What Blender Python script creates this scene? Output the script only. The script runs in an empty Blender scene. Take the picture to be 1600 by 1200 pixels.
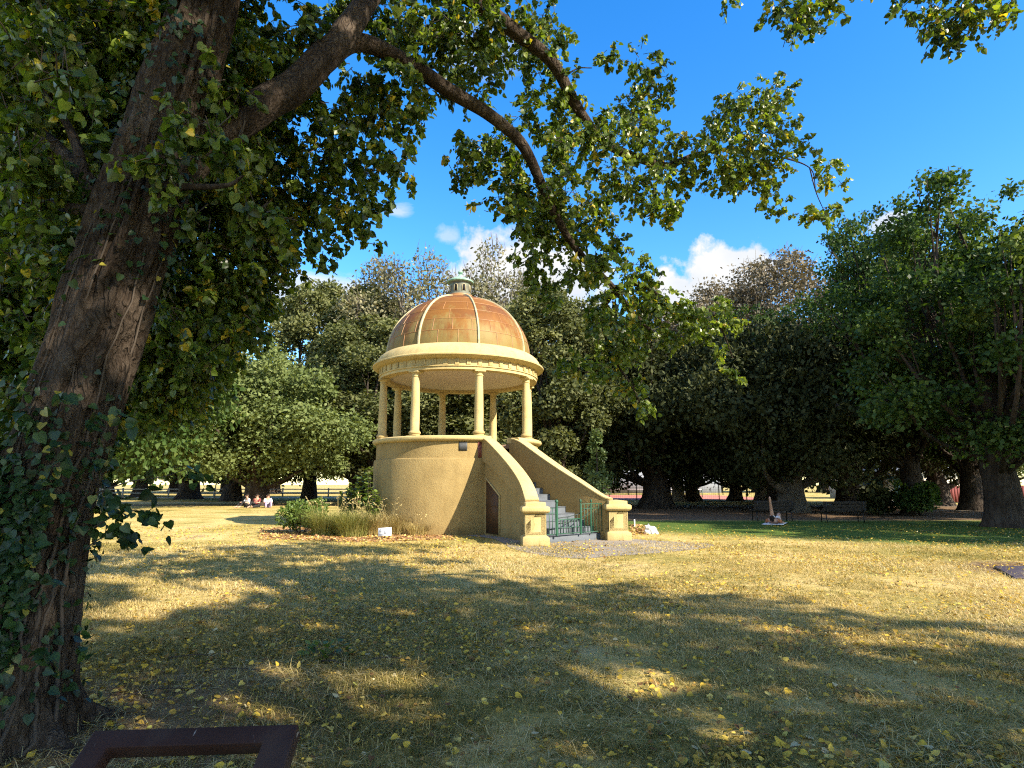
EXPOSURE = 1.5
SUN_FROM_BACK, SUN_ELEV, SUN_E = 53.5, 34.0, 5.0
SKY_E, SKY_SAT, SKY_HUE = .14, 1.42, .506
CLOUD_LO, CLOUD_HI, CLOUD_K = (.78, .85, .95), (1, 1, 1), 2.6
OFF_C, OFF_R, OFF_GAP = (9.3, -5.1, 10.4), (9.0, 7.3, 4.3), .15
USE_DN = False
import bpy, bmesh, math, random
import numpy as np
from mathutils import Vector, Matrix

random.seed(7)
SC = bpy.context.scene
COL = SC.collection
PI = math.pi
F, PITCH, EYE = 950.0, math.radians(9.27), 1.6      # lens in photo pixels, tilt up, eye height
CP, SP = math.cos(PITCH), math.sin(PITCH)


def at(u, v, Y):
    """point at forward distance Y along the sight line of photo pixel (u, v)"""
    a, b = u - 800.0, 600.0 - v
    d = np.array((a, F * CP - b * SP, F * SP + b * CP))
    return np.array((0, 0, EYE)) + d * (Y / d[1])


def ground(u, v):
    a, b = u - 800.0, 600.0 - v
    d = np.array((a, F * CP - b * SP, F * SP + b * CP))
    p = np.array((0, 0, EYE)) + d * (EYE / -d[2])
    return (float(p[0]), float(p[1]))


# ------------------------------------------------------------------ naming
def tag(o, label=None, cat=None, group=None, kind=None):
    if label: o['label'] = label
    if cat: o['category'] = cat
    if group: o['group'] = group
    if kind: o['kind'] = kind
    return o


def thing(name, label, cat, loc=(0, 0, 0), rotz=0.0, group=None):
    o = bpy.data.objects.new(name, None)
    o.empty_display_size = 0.2
    COL.objects.link(o)
    o.location = loc
    o.rotation_euler = (0, 0, rotz)
    return tag(o, label, cat, group)


def copy_tree(root, loc, rotz, scale=None, label=None, group=None):
    r = root.copy(); COL.objects.link(r)
    r.location = loc; r.rotation_euler = (0, 0, rotz)
    if scale is not None: r.scale = scale
    if label: r['label'] = label
    if group: r['group'] = group
    for ch in list(root.children):
        c = ch.copy(); COL.objects.link(c); c.parent = r
        for g in list(ch.children):
            d = g.copy(); COL.objects.link(d); d.parent = c
    return r


# ------------------------------------------------------------------ mesh builder
class MB:
    def __init__(s):
        s.v = []; s.n = 0; s.f = []; s.t = []

    def add(s, V, Fs, mat=0, tint=None):
        V = np.asarray(V, dtype=np.float64).reshape(-1, 3)
        fl = Fs if isinstance(Fs, list) else [Fs]
        for fa in fl:
            fa = np.asarray(fa, dtype=np.int64)
            if fa.ndim == 1: fa = fa[None, :]
            s.f.append((fa + s.n, mat))
        s.v.append(V); s.n += len(V)
        if tint is None: tint = np.full(len(V), 0.5)
        s.t.append(np.broadcast_to(np.asarray(tint, dtype=np.float64), (len(V),)))
        return s

    def box(s, c, size, mat=0, M=None, tint=None, taper=1.0):
        x, y, z = [d / 2 for d in size]
        t = taper
        V = np.array([(-x, -y, -z), (x, -y, -z), (x, y, -z), (-x, y, -z),
                      (-x * t, -y * t, z), (x * t, -y * t, z), (x * t, y * t, z), (-x * t, y * t, z)])
        V = V + np.array(c)
        if M is not None: V = xf(M, V)
        return s.add(V, np.array([(0, 3, 2, 1), (4, 5, 6, 7), (0, 1, 5, 4), (1, 2, 6, 5), (2, 3, 7, 6), (3, 0, 4, 7)]), mat, tint)

    def tube(s, path, rad, k=8, mat=0, cap=True, tint=None):
        V, Fq = tube_geo(path, rad, k)
        fl = [Fq]
        m = len(path)
        if cap:
            fl.append(np.array([list(range(k))[::-1]]))
            fl.append(np.array([[(m - 1) * k + i for i in range(k)]]))
        return s.add(V, fl, mat, tint)

    def lathe(s, prof, k=96, a0=0.0, a1=2 * PI, mat=0, c=(0, 0), close=False):
        """prof: list of (r, z); closed full turn when a1-a0 = 2 pi"""
        full = abs(a1 - a0 - 2 * PI) < 1e-6
        m = len(prof)
        na = k if full else k + 1
        ang = a0 + (a1 - a0) * np.arange(na) / k
        P = np.array(prof)
        V = np.empty((na, m, 3))
        V[:, :, 0] = c[0] + np.cos(ang)[:, None] * P[None, :, 0]
        V[:, :, 1] = c[1] + np.sin(ang)[:, None] * P[None, :, 0]
        V[:, :, 2] = P[None, :, 1]
        i = np.arange(k)
        j = (i + 1) % na
        mm = np.arange(m if close else m - 1)
        n2 = (mm + 1) % m
        A = (i[:, None] * m + mm[None]).ravel(); B = (j[:, None] * m + mm[None]).ravel()
        C = (j[:, None] * m + n2[None]).ravel(); D = (i[:, None] * m + n2[None]).ravel()
        fl = [np.stack([A, B, C, D], 1)]
        if not full and close:
            fl.append(np.array([list(range(m))]))
            fl.append(np.array([[k * m + q for q in range(m)][::-1]]))
        return s.add(V.reshape(-1, 3), fl, mat)

    def build(s, name, mats, parent=None, smooth=False, angle=None, recalc=False):
        me = bpy.data.meshes.new(name)
        V = np.concatenate(s.v)
        me.vertices.add(len(V)); me.vertices.foreach_set('co', V.astype(np.float32).ravel())
        lens = np.concatenate([np.full(len(f), f.shape[1]) for f, _ in s.f])
        idx = np.concatenate([f.ravel() for f, _ in s.f])
        mi = np.concatenate([np.full(len(f), m) for f, m in s.f])
        me.loops.add(len(idx)); me.loops.foreach_set('vertex_index', idx.astype(np.int32))
        me.polygons.add(len(lens))
        st = np.concatenate([[0], np.cumsum(lens)[:-1]])
        me.polygons.foreach_set('loop_start', st.astype(np.int32))
        me.polygons.foreach_set('material_index', mi.astype(np.int32))
        me.update(calc_edges=True)
        me.validate()
        at_ = me.attributes.new('tint', 'FLOAT', 'POINT')
        at_.data.foreach_set('value', np.concatenate(s.t).astype(np.float32))
        for m in (mats if isinstance(mats, (list, tuple)) else [mats]): me.materials.append(m)
        if recalc:
            bm = bmesh.new(); bm.from_mesh(me)
            bmesh.ops.recalc_face_normals(bm, faces=bm.faces); bm.to_mesh(me); bm.free()
        if smooth:
            me.polygons.foreach_set('use_smooth', np.ones(len(me.polygons), dtype=bool))
            if angle is not None: me.set_sharp_from_angle(angle=math.radians(angle))
        o = bpy.data.objects.new(name, me)
        COL.objects.link(o)
        if parent is not None: o.parent = parent
        return o


def xf(M, V):
    M = np.array(M)
    return V @ M[:3, :3].T + M[:3, 3]


def bev(o, w=0.01, seg=2):
    m = o.modifiers.new('bevel', 'BEVEL'); m.width = w; m.segments = seg; m.limit_method = 'ANGLE'
    m.angle_limit = math.radians(40)
    return o


def norm(a):
    return a / np.maximum(np.linalg.norm(a, axis=-1, keepdims=True), 1e-9)


def frames(path):
    P = np.asarray(path, float)
    T = np.gradient(P, axis=0); T = norm(T)
    N = np.empty_like(P); B = np.empty_like(P)
    ref = np.array((0, 1.0, 0)) if abs(T[0][1]) < .9 else np.array((1.0, 0, 0))
    n = np.cross(T[0], ref); n /= np.linalg.norm(n)
    for i in range(len(P)):
        n = n - T[i] * np.dot(n, T[i]); n /= np.linalg.norm(n)
        N[i] = n; B[i] = np.cross(T[i], n)
    return P, T, N, B


def tube_geo(path, rad, k):
    P, T, N, B = frames(path)
    m = len(P)
    r = np.broadcast_to(np.asarray(rad, float), (m,))
    a = 2 * PI * np.arange(k) / k
    V = P[:, None] + r[:, None, None] * (np.cos(a)[None, :, None] * N[:, None] + np.sin(a)[None, :, None] * B[:, None])
    i = np.arange(m - 1)[:, None]; j = np.arange(k)[None]
    j2 = (j + 1) % k
    Fq = np.stack([(i * k + j).ravel(), (i * k + j2).ravel(), ((i + 1) * k + j2).ravel(), ((i + 1) * k + j).ravel()], 1)
    return V.reshape(-1, 3), Fq


def smooth_path(pts, n):
    """Catmull-Rom through pts (any number of columns), n samples"""
    P = np.asarray(pts, float)
    P = np.concatenate([[2 * P[0] - P[1]], P, [2 * P[-1] - P[-2]]])
    m = len(P) - 3
    u = np.linspace(0, m - 1e-6, n)
    i = u.astype(int); t = (u - i)[:, None]
    p0, p1, p2, p3 = P[i], P[i + 1], P[i + 2], P[i + 3]
    return .5 * ((2 * p1) + (-p0 + p2) * t + (2 * p0 - 5 * p1 + 4 * p2 - p3) * t * t + (-p0 + 3 * p1 - 3 * p2 + p3) * t ** 3)


_T = np.random.default_rng(5).random((64, 64, 64))


def vnoise(P):
    P = np.asarray(P, float)
    i = np.floor(P).astype(int); f = P - i; f = f * f * (3 - 2 * f)
    i0 = i & 63; i1 = (i + 1) & 63
    x0, y0, z0 = i0[..., 0], i0[..., 1], i0[..., 2]; x1, y1, z1 = i1[..., 0], i1[..., 1], i1[..., 2]
    fx, fy, fz = f[..., 0], f[..., 1], f[..., 2]
    a = _T[x0, y0, z0] * (1 - fx) + _T[x1, y0, z0] * fx
    b = _T[x0, y1, z0] * (1 - fx) + _T[x1, y1, z0] * fx
    c = _T[x0, y0, z1] * (1 - fx) + _T[x1, y0, z1] * fx
    d = _T[x0, y1, z1] * (1 - fx) + _T[x1, y1, z1] * fx
    return (a * (1 - fy) + b * fy) * (1 - fz) + (c * (1 - fy) + d * fy) * fz


def rdir(rng, n):
    return norm(rng.normal(size=(n, 3)))


# leaf templates: length along x, width along y, z normal; slight fold along the midrib
LEAF6 = (np.array([(0, 0, 0), (.28, .36, .06), (.68, .30, .05), (1, 0, -.06), (.68, -.30, .05), (.28, -.36, .06)]),
         np.array([(0, 1, 2, 3), (0, 3, 4, 5)][0:2]))
HEART = (np.array([(.06, 0, 0), (-.04, .26, .05), (.22, .46, .09), (.62, .33, .05), (1.0, 0, -.10),
                   (.62, -.33, .05), (.22, -.46, .09), (-.04, -.26, .05)]),
         np.array([(0, 4, 3, 2), (0, 2, 1, 0), (0, 6, 5, 4), (0, 0, 7, 6)]))
HEART_F = [np.array([(0, 4, 3, 2), (0, 6, 5, 4)]), np.array([(0, 2, 1), (0, 7, 6)])]
RHOMB = (np.array([(0, 0, 0), (.45, .34, .06), (1, 0, -.05), (.5, -.34, .06)]), np.array([(0, 1, 2, 3)]))


def leaf_geo(tpl, Fs, P, D, N, size):
    """copies of the template at P with its length along D and its face along N"""
    D = norm(D); N = norm(N - D * np.sum(N * D, -1, keepdims=True)); S = np.cross(N, D)
    k = len(tpl)
    sz = size[:, None, None]
    V = P[:, None] + sz * (tpl[None, :, 0, None] * D[:, None] + tpl[None, :, 1, None] * S[:, None] + tpl[None, :, 2, None] * N[:, None])
    fl = [(np.asarray(f)[None] + (np.arange(len(P)) * k)[:, None, None]).reshape(-1, np.asarray(f).shape[1]) for f in Fs]
    return V.reshape(-1, 3), fl


def add_leaves(mb, kind, P, D, N, size, tint, mat=0):
    if kind == 'heart': tpl, Fs = HEART[0], HEART_F
    elif kind == 'leaf': tpl, Fs = LEAF6[0], [LEAF6[1]]
    else: tpl, Fs = RHOMB[0], [RHOMB[1]]
    V, fl = leaf_geo(tpl, Fs, P, D, N, size)
    mb.add(V, fl, mat, np.repeat(tint, len(tpl)))


# ------------------------------------------------------------------ materials
def nt(name):
    m = bpy.data.materials.new(name); m.use_nodes = True
    t = m.node_tree; t.nodes.clear()
    return m, t, t.nodes, t.links


def N_(ns, typ, **kw):
    n = ns.new(typ)
    for k, v in kw.items():
        if k.startswith('i_'):
            key = k[2:]
            n.inputs[int(key) if key.isdigit() else key.replace('_', ' ')].default_value = v
        else: setattr(n, k, v)
    return n


def ramp(ns, stops, interp='LINEAR'):
    r = ns.new('ShaderNodeValToRGB'); e = r.color_ramp.elements; r.color_ramp.interpolation = interp
    while len(e) < len(stops): e.new(0.5)
    for i, (p, c) in enumerate(stops):
        e[i].position = p; e[i].color = (*c, 1)
    return r


def rough_mat(name, cols, scale=6.0, bump=.2, bscale=40.0, rough=.85, detail=6, stretch=(1, 1, 1), spec=.3, metal=0.0,
              speck=None, dist=.01):
    """noise-ramped colour plus fine bump"""
    m, t, ns, L = nt(name)
    out = N_(ns, 'ShaderNodeOutputMaterial'); b = N_(ns, 'ShaderNodeBsdfPrincipled')
    L.new(b.outputs[0], out.inputs[0])
    tc = N_(ns, 'ShaderNodeTexCoord'); mp = N_(ns, 'ShaderNodeMapping'); mp.inputs['Scale'].default_value = stretch
    L.new(tc.outputs['Object'], mp.inputs[0])
    n1 = N_(ns, 'ShaderNodeTexNoise', i_Scale=scale, i_Detail=float(detail), i_Roughness=.6)
    L.new(mp.outputs[0], n1.inputs['Vector'])
    k = len(cols)
    r = ramp(ns, [(.3 + .4 * i / max(k - 1, 1), c) for i, c in enumerate(cols)])
    L.new(n1.outputs[0], r.inputs[0])
    L.new(r.outputs[0], b.inputs['Base Color'])
    n2 = N_(ns, 'ShaderNodeTexNoise', i_Scale=bscale, i_Detail=5.0, i_Roughness=.65)
    L.new(mp.outputs[0], n2.inputs['Vector'])
    bp = N_(ns, 'ShaderNodeBump', i_Strength=bump, i_Distance=dist)
    L.new(n2.outputs[0], bp.inputs['Height']); L.new(bp.outputs[0], b.inputs['Normal'])
    b.inputs['Roughness'].default_value = rough; b.inputs['Metallic'].default_value = metal
    b.inputs['Specular IOR Level'].default_value = spec
    return m


def leaf_mat(name, stops, trans=.35, rough=.45, tcol=(1.5, 1.35, .5), spec=.35):
    m, t, ns, L = nt(name)
    out = N_(ns, 'ShaderNodeOutputMaterial')
    a = N_(ns, 'ShaderNodeAttribute', attribute_name='tint')
    r = ramp(ns, stops); L.new(a.outputs['Fac'], r.inputs[0])
    b = N_(ns, 'ShaderNodeBsdfPrincipled', i_Roughness=rough)
    b.inputs['Specular IOR Level'].default_value = spec
    L.new(r.outputs[0], b.inputs['Base Color'])
    mul = N_(ns, 'ShaderNodeMix', data_type='RGBA', blend_type='MULTIPLY')
    mul.inputs['Factor'].default_value = 1.0
    L.new(r.outputs[0], mul.inputs[6]); mul.inputs[7].default_value = (*tcol, 1)
    tr = N_(ns, 'ShaderNodeBsdfTranslucent'); L.new(mul.outputs[2], tr.inputs[0])
    mx = N_(ns, 'ShaderNodeMixShader', i_0=trans)
    L.new(b.outputs[0], mx.inputs[1]); L.new(tr.outputs[0], mx.inputs[2]); L.new(mx.outputs[0], out.inputs[0])
    return m


def painted_wall(name, cols, grime=.5, bump=.5):
    """old painted render: mottled paint, rain streaks, splash dirt at the foot, hairline cracks"""
    m = rough_mat(name, cols, 1.4, bump, 26, .92, 9, dist=.02)
    t = m.node_tree; ns = t.nodes; L = t.links
    b = next(n for n in ns if n.type == 'BSDF_PRINCIPLED'); tc = next(n for n in ns if n.type == 'TEX_COORD')
    col = b.inputs['Base Color'].links[0].from_socket
    mp = N_(ns, 'ShaderNodeMapping'); mp.inputs['Scale'].default_value = (5.5, 5.5, .45); L.new(tc.outputs['Object'], mp.inputs[0])
    n1 = N_(ns, 'ShaderNodeTexNoise', i_Scale=1.6, i_Detail=6.0, i_Roughness=.65); L.new(mp.outputs[0], n1.inputs['Vector'])
    r1 = ramp(ns, [(.36, (.62, .58, .52)), (.52, (1, 1, 1))]); L.new(n1.outputs[0], r1.inputs[0])
    v = N_(ns, 'ShaderNodeTexVoronoi', feature='DISTANCE_TO_EDGE', i_Scale=.9)
    w = N_(ns, 'ShaderNodeTexNoise', i_Scale=2.5, i_Detail=5.0); L.new(tc.outputs['Object'], w.inputs['Vector'])
    ad = N_(ns, 'ShaderNodeVectorMath', operation='MULTIPLY_ADD'); L.new(w.outputs['Color'], ad.inputs[0]); ad.inputs[1].default_value = (.7, .7, .7); L.new(tc.outputs['Object'], ad.inputs[2]); L.new(ad.outputs[0], v.inputs['Vector'])
    r2 = ramp(ns, [(0, (.55, .5, .45)), (.010, (1, 1, 1))]); L.new(v.outputs['Distance'], r2.inputs[0])
    sp = N_(ns, 'ShaderNodeSeparateXYZ'); L.new(tc.outputs['Object'], sp.inputs[0])
    sm = N_(ns, 'ShaderNodeMath', operation='MULTIPLY_ADD'); L.new(w.outputs[0], sm.inputs[0]); sm.inputs[1].default_value = -.9; L.new(sp.outputs[2], sm.inputs[2])
    r3 = ramp(ns, [(0, (.55, .5, .44)), (.10, (1, 1, 1))])
    mr = N_(ns, 'ShaderNodeMapRange'); L.new(sm.outputs[0], mr.inputs[0]); mr.inputs[1].default_value = -.55; mr.inputs[2].default_value = 4.0; L.new(mr.outputs[0], r3.inputs[0])
    for r, k in ((r1, grime), (r2, .4), (r3, .8)):
        mx = N_(ns, 'ShaderNodeMix', data_type='RGBA', blend_type='MULTIPLY'); mx.inputs[0].default_value = k
        L.new(col, mx.inputs[6]); L.new(r.outputs[0], mx.inputs[7]); col = mx.outputs[2]
    L.new(col, b.inputs['Base Color'])
    return m


def plain(name, col, rough=.6, metal=0.0, spec=.4):
    return rough_mat(name, [tuple(c * .85 for c in col), tuple(min(c * 1.12, 1) for c in col)], 9, .08, 60, rough, 4, spec=spec, metal=metal)
# ------------------------------------------------------------------ camera, sun, sky
cam = bpy.data.cameras.new('camera'); cam.sensor_width = 36; cam.lens = F / 1600 * 36; cam.clip_end = 3000; cam.clip_start = .05
co = bpy.data.objects.new('camera', cam); COL.objects.link(co)
co.location = (0, 0, EYE); co.rotation_euler = (PI / 2 + PITCH, 0, 0)
SC.camera = co
SC.view_settings.view_transform = 'Standard'; SC.view_settings.look = 'None'
SC.view_settings.gamma = 1; SC.view_settings.exposure = EXPOSURE
SC.cycles.max_bounces = 8; SC.cycles.diffuse_bounces = 4; SC.cycles.transmission_bounces = 5; SC.cycles.glossy_bounces = 3
SC.cycles.filter_width = 1.15; SC.cycles.use_denoising = USE_DN
SC.cycles.use_adaptive_sampling = True
SC.cycles.adaptive_threshold = .015

SUN_AZ, SUN_EL = math.radians(180 - SUN_FROM_BACK), math.radians(SUN_ELEV)     # azimuth from +Y towards +X
SUN = Vector((math.sin(SUN_AZ) * math.cos(SUN_EL), math.cos(SUN_AZ) * math.cos(SUN_EL), math.sin(SUN_EL)))
sl = bpy.data.lights.new('sun', 'SUN'); sl.energy = SUN_E; sl.angle = math.radians(.53); sl.color = (1.0, .885, .715)
so = bpy.data.objects.new('sun', sl); COL.objects.link(so); so.rotation_euler = SUN.to_track_quat('Z', 'Y').to_euler()
so.location = (20, -20, 30)

wd = bpy.data.worlds.new('World'); SC.world = wd; wd.use_nodes = True
t = wd.node_tree; ns = t.nodes; L = t.links; ns.clear()
wo = N_(ns, 'ShaderNodeOutputWorld'); bg = N_(ns, 'ShaderNodeBackground'); L.new(bg.outputs[0], wo.inputs[0])
bg.inputs['Strength'].default_value = SKY_E
sky = N_(ns, 'ShaderNodeTexSky', sky_type='NISHITA', sun_disc=False)
sky.sun_elevation = SUN_EL; sky.sun_rotation = SUN_AZ; sky.altitude = 30; sky.air_density = 1.0; sky.dust_density = .25; sky.ozone_density = 1.6
hsv = N_(ns, 'ShaderNodeHueSaturation'); hsv.inputs['Saturation'].default_value = SKY_SAT; hsv.inputs['Value'].default_value = 1.0
hsv.inputs['Hue'].default_value = SKY_HUE
L.new(sky.outputs[0], hsv.inputs['Color'])
tc = N_(ns, 'ShaderNodeTexCoord'); sep = N_(ns, 'ShaderNodeSeparateXYZ'); L.new(tc.outputs['Generated'], sep.inputs[0])


def M(op, a, b=None, clamp=False):
    n = ns.new('ShaderNodeMath'); n.operation = op; n.use_clamp = clamp
    for i, x in enumerate((a, b)):
        if x is None: continue
        if isinstance(x, (int, float)): n.inputs[i].default_value = x
        else: L.new(x, n.inputs[i])
    return n.outputs[0]


az = M('MULTIPLY', M('ARCTAN2', sep.outputs[0], sep.outputs[1]), 57.2958)
el = M('MULTIPLY', M('ARCSINE', sep.outputs[2]), 57.2958)
nz = N_(ns, 'ShaderNodeTexNoise', i_Scale=16.0, i_Detail=9.0, i_Roughness=.6); L.new(tc.outputs['Generated'], nz.inputs['Vector'])
nz2 = N_(ns, 'ShaderNodeTexNoise', i_Scale=6.0, i_Detail=8.0, i_Roughness=.62)
mp = N_(ns, 'ShaderNodeMapping'); mp.inputs['Scale'].default_value = (1, 1, 4.5); L.new(tc.outputs['Generated'], mp.inputs[0]); L.new(mp.outputs[0], nz2.inputs['Vector'])


def cloud(a0, e0, wa, up, dn, nk, thin=1.0, noise=nz, soft=3.2):
    da = M('DIVIDE', M('SUBTRACT', az, a0), wa)
    de = M('SUBTRACT', el, e0)
    dd = M('ADD', M('DIVIDE', M('MAXIMUM', de, 0.0), up), M('DIVIDE', M('MINIMUM', de, 0.0), dn))
    r = M('SQRT', M('ADD', M('MULTIPLY', da, da), M('MULTIPLY', dd, dd)))
    k = M('ADD', M('SUBTRACT', 1.0, r), M('MULTIPLY', M('SUBTRACT', noise.outputs[0], .5), nk))
    return M('MULTIPLY', M('MULTIPLY', k, soft, True), thin)


parts = [cloud(-3.0, 18.6, 4.4, 4.6, 3.2, 2.2), cloud(2.0, 18.9, 8.4, 4.8, 4.0, 1.9), cloud(6.6, 16.0, 4.0, 3.0, 4, 2.4, .9),
         cloud(20.6, 17.9, 4.8, 3.6, 2.8, 2.4), cloud(16.0, 16.6, 3.6, 2.4, 2.4, 2.6),
         cloud(-17.5, 16.4, 9.5, 3.0, 3.4, 2.0, .85, nz2, 2.2), cloud(-11.2, 24.6, 1.7, .8, .6, 3.2, .55, nz2, 1.6), cloud(-6.2, 22.6, 1.2, 1.1, .8, 3.4, .5, nz, 1.6),
         cloud(33.5, 20.4, 1.8, .9, .7, 1.6, .9, nz2), cloud(36, 14, 4, 3, 4, 2.0, .9), cloud(-2.5, 37.5, 6, 2.4, 2.0, 2.2, .30, nz2, 1.6),
         cloud(-75, 28, 26, 16, 14, 2.4, .9), cloud(88, 30, 34, 20, 16, 2.4, .95), cloud(150, 44, 42, 24, 20, 2.6, .95), cloud(-140, 40, 44, 24, 20, 2.6, .95)]  # last four: unseen clouds added outside the view for neutral fill light
tot = parts[0]
for p_ in parts[1:]: tot = M('MAXIMUM', tot, p_)
shade = N_(ns, 'ShaderNodeTexNoise', i_Scale=11.0, i_Detail=5.0); L.new(tc.outputs['Generated'], shade.inputs['Vector'])
cr = ramp(ns, [(.35, CLOUD_LO), (.6, CLOUD_HI)]); L.new(shade.outputs[0], cr.inputs[0])
cs = N_(ns, 'ShaderNodeMix', data_type='RGBA', blend_type='MULTIPLY'); cs.inputs[0].default_value = 1.0
cs.inputs[7].default_value = (CLOUD_K, CLOUD_K, CLOUD_K, 1); L.new(cr.outputs[0], cs.inputs[6])
mx = N_(ns, 'ShaderNodeMix', data_type='RGBA'); L.new(tot, mx.inputs[0]); L.new(hsv.outputs[0], mx.inputs[6]); L.new(cs.outputs[2], mx.inputs[7])
L.new(mx.outputs[2], bg.inputs[0])
# ------------------------------------------------------------------ rotunda
M_WALL = painted_wall('mustard_stucco', [(.237, .170, .067), (.285, .206, .083), (.312, .23, .096)], .22, .8)
M_TRIM = painted_wall('cream_paint', [(.41, .315, .135), (.465, .365, .165), (.50, .395, .185)], .26, .25)
M_CEIL = rough_mat('pale_ceiling', [(.52, .45, .34), (.58, .51, .40)], 2, .08, 30, .9)
M_STEP = rough_mat('grey_blue_step_paint', [(.062, .072, .085), (.085, .098, .115), (.10, .113, .13)], 4, .15, 50, .7)
M_RIB = rough_mat('pale_rib', [(.24, .20, .11), (.38, .33, .19), (.46, .40, .25)], 5, .1, 50, .6)
M_SEAM = rough_mat('copper_seam', [(.24, .11, .04), (.33, .17, .06)], 5, .1, 50, .5)
M_BRONZE = plain('grey_metal_plate', (.065, .07, .075), .6, .2, .2)
M_MAROON = rough_mat('maroon_plate', [(.10, .03, .035), (.20, .07, .06), (.12, .05, .06)], 7, .1, 40, .45)
M_DOOR = rough_mat('brown_door', [(.055, .026, .010), (.10, .048, .018)], 5, .2, 30, .6, stretch=(6, 6, 1))
M_GATE = plain('green_gate_paint', (.014, .075, .042), .5)
M_GATE_DK = plain('dark_rail_paint', (.02, .035, .03), .5)
M_VERDI = rough_mat('verdigris', [(.12, .23, .17), (.22, .36, .27), (.30, .42, .32)], 9, .15, 50, .65)
M_LANT = rough_mat('weathered_copper_drum', [(.085, .082, .060), (.13, .13, .095), (.11, .145, .10)], 7, .15, 40, .6)
M_DARK = plain('painted_dark_inside', (.012, .01, .01), .9)
M_FLOORR = rough_mat('rotunda_floor', [(.16, .10, .07), (.22, .15, .10)], 4, .1, 40, .8)


def dome_mat():
    m, t, ns, L = nt('copper_dome')
    out = N_(ns, 'ShaderNodeOutputMaterial'); b = N_(ns, 'ShaderNodeBsdfPrincipled', i_Roughness=.62, i_Metallic=.05); b.inputs['Specular IOR Level'].default_value = .22
    L.new(b.outputs[0], out.inputs[0])
    tc = N_(ns, 'ShaderNodeTexCoord'); a = N_(ns, 'ShaderNodeAttribute', attribute_name='tint')
    base = ramp(ns, [(0, (.10, .038, .014)), (.35, (.155, .062, .013)), (.7, (.20, .090, .017)), (1, (.23, .122, .026))])
    n0 = N_(ns, 'ShaderNodeTexNoise', i_Scale=2.3, i_Detail=7.0, i_Roughness=.65); L.new(tc.outputs['Object'], n0.inputs['Vector'])
    ad = N_(ns, 'ShaderNodeMath', operation='MULTIPLY_ADD'); L.new(n0.outputs[0], ad.inputs[0]); ad.inputs[1].default_value = .9
    sb = N_(ns, 'ShaderNodeMath', operation='SUBTRACT'); L.new(a.outputs['Fac'], sb.inputs[0]); sb.inputs[1].default_value = .45
    L.new(sb.outputs[0], ad.inputs[2]); L.new(ad.outputs[0], base.inputs[0])
    # olive green tarnish, stronger on the lower courses
    mps = N_(ns, 'ShaderNodeMapping'); mps.inputs['Scale'].default_value = (2.2, 2.2, .8); L.new(tc.outputs['Object'], mps.inputs[0]); n1 = N_(ns, 'ShaderNodeTexNoise', i_Scale=1.2, i_Detail=8.0, i_Roughness=.65); L.new(mps.outputs[0], n1.inputs['Vector'])
    sz = N_(ns, 'ShaderNodeSeparateXYZ'); L.new(tc.outputs['Object'], sz.inputs[0])
    mr = N_(ns, 'ShaderNodeMapRange'); L.new(sz.outputs[2], mr.inputs[0])
    mr.inputs[1].default_value = 6.2; mr.inputs[2].default_value = 7.9; mr.inputs[3].default_value = .17; mr.inputs[4].default_value = -.16
    s2 = N_(ns, 'ShaderNodeMath', operation='ADD'); L.new(n1.outputs[0], s2.inputs[0]); L.new(mr.outputs[0], s2.inputs[1])
    rr = ramp(ns, [(.45, (0, 0, 0)), (.66, (1, 1, 1))]); L.new(s2.outputs[0], rr.inputs[0])
    fm = N_(ns, 'ShaderNodeMath', operation='MULTIPLY'); L.new(rr.outputs[0], fm.inputs[0]); fm.inputs[1].default_value = .75
    mx = N_(ns, 'ShaderNodeMix', data_type='RGBA'); L.new(fm.outputs[0], mx.inputs[0]); L.new(base.outputs[0], mx.inputs[6]); mx.inputs[7].default_value = (.20, .165, .055, 1)
    L.new(mx.outputs[2], b.inputs['Base Color'])
    bp = N_(ns, 'ShaderNodeBump', i_Strength=.12, i_Distance=.02); L.new(n0.outputs[0], bp.inputs['Height']); L.new(bp.outputs[0], b.inputs['Normal'])
    return m


M_DOME = dome_mat()
RC = np.array((-1.985, 22.41))
AXR = math.radians(36)
RX = np.array((math.sin(AXR), -math.cos(AXR))); RW = np.array((math.cos(AXR), math.sin(AXR)))     # stair axis, and across it
ROT = thing('rotunda', 'mustard and cream domed rotunda on a round base with a flaring outside stair', 'rotunda', (RC[0], RC[1], 0))


def L2(s, w, z=0.0):
    """local point: s along the stair, w across, relative to the rotunda centre"""
    p = RX * s + RW * w
    return np.array((p[0], p[1], z))


CAMANG = math.atan2(-RC[1], -RC[0])                       # polar angle of the direction to the camera


def th(deg):
    """polar angle for an angle counted from the camera side towards the right"""
    return CAMANG + math.radians(deg)


AXA = math.atan2(RX[1], RX[0])
HALF = math.asin(.52 / 2.9)
# round base, open where the stair goes in
a0, a1 = AXA + HALF, AXA - HALF + 2 * PI
mb = MB()
mb.lathe([(3.0, 0), (3.0, 2.355), (2.99, 2.385), (2.925, 2.405), (2.925, 2.93), (2.62, 2.93), (2.62, 0)], 128, a0, a1, close=True)
mb.build('round_base', M_WALL, ROT, True, 30)
mb = MB()
mb.lathe([(2.94, 2.932), (3.00, 2.945), (3.055, 2.985), (3.07, 3.03), (3.055, 3.085), (3.0, 3.115), (2.50, 3.12), (2.50, 2.932)], 128, a0, a1, close=True)
mb.build('coping', M_TRIM, ROT, True, 40)
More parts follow.
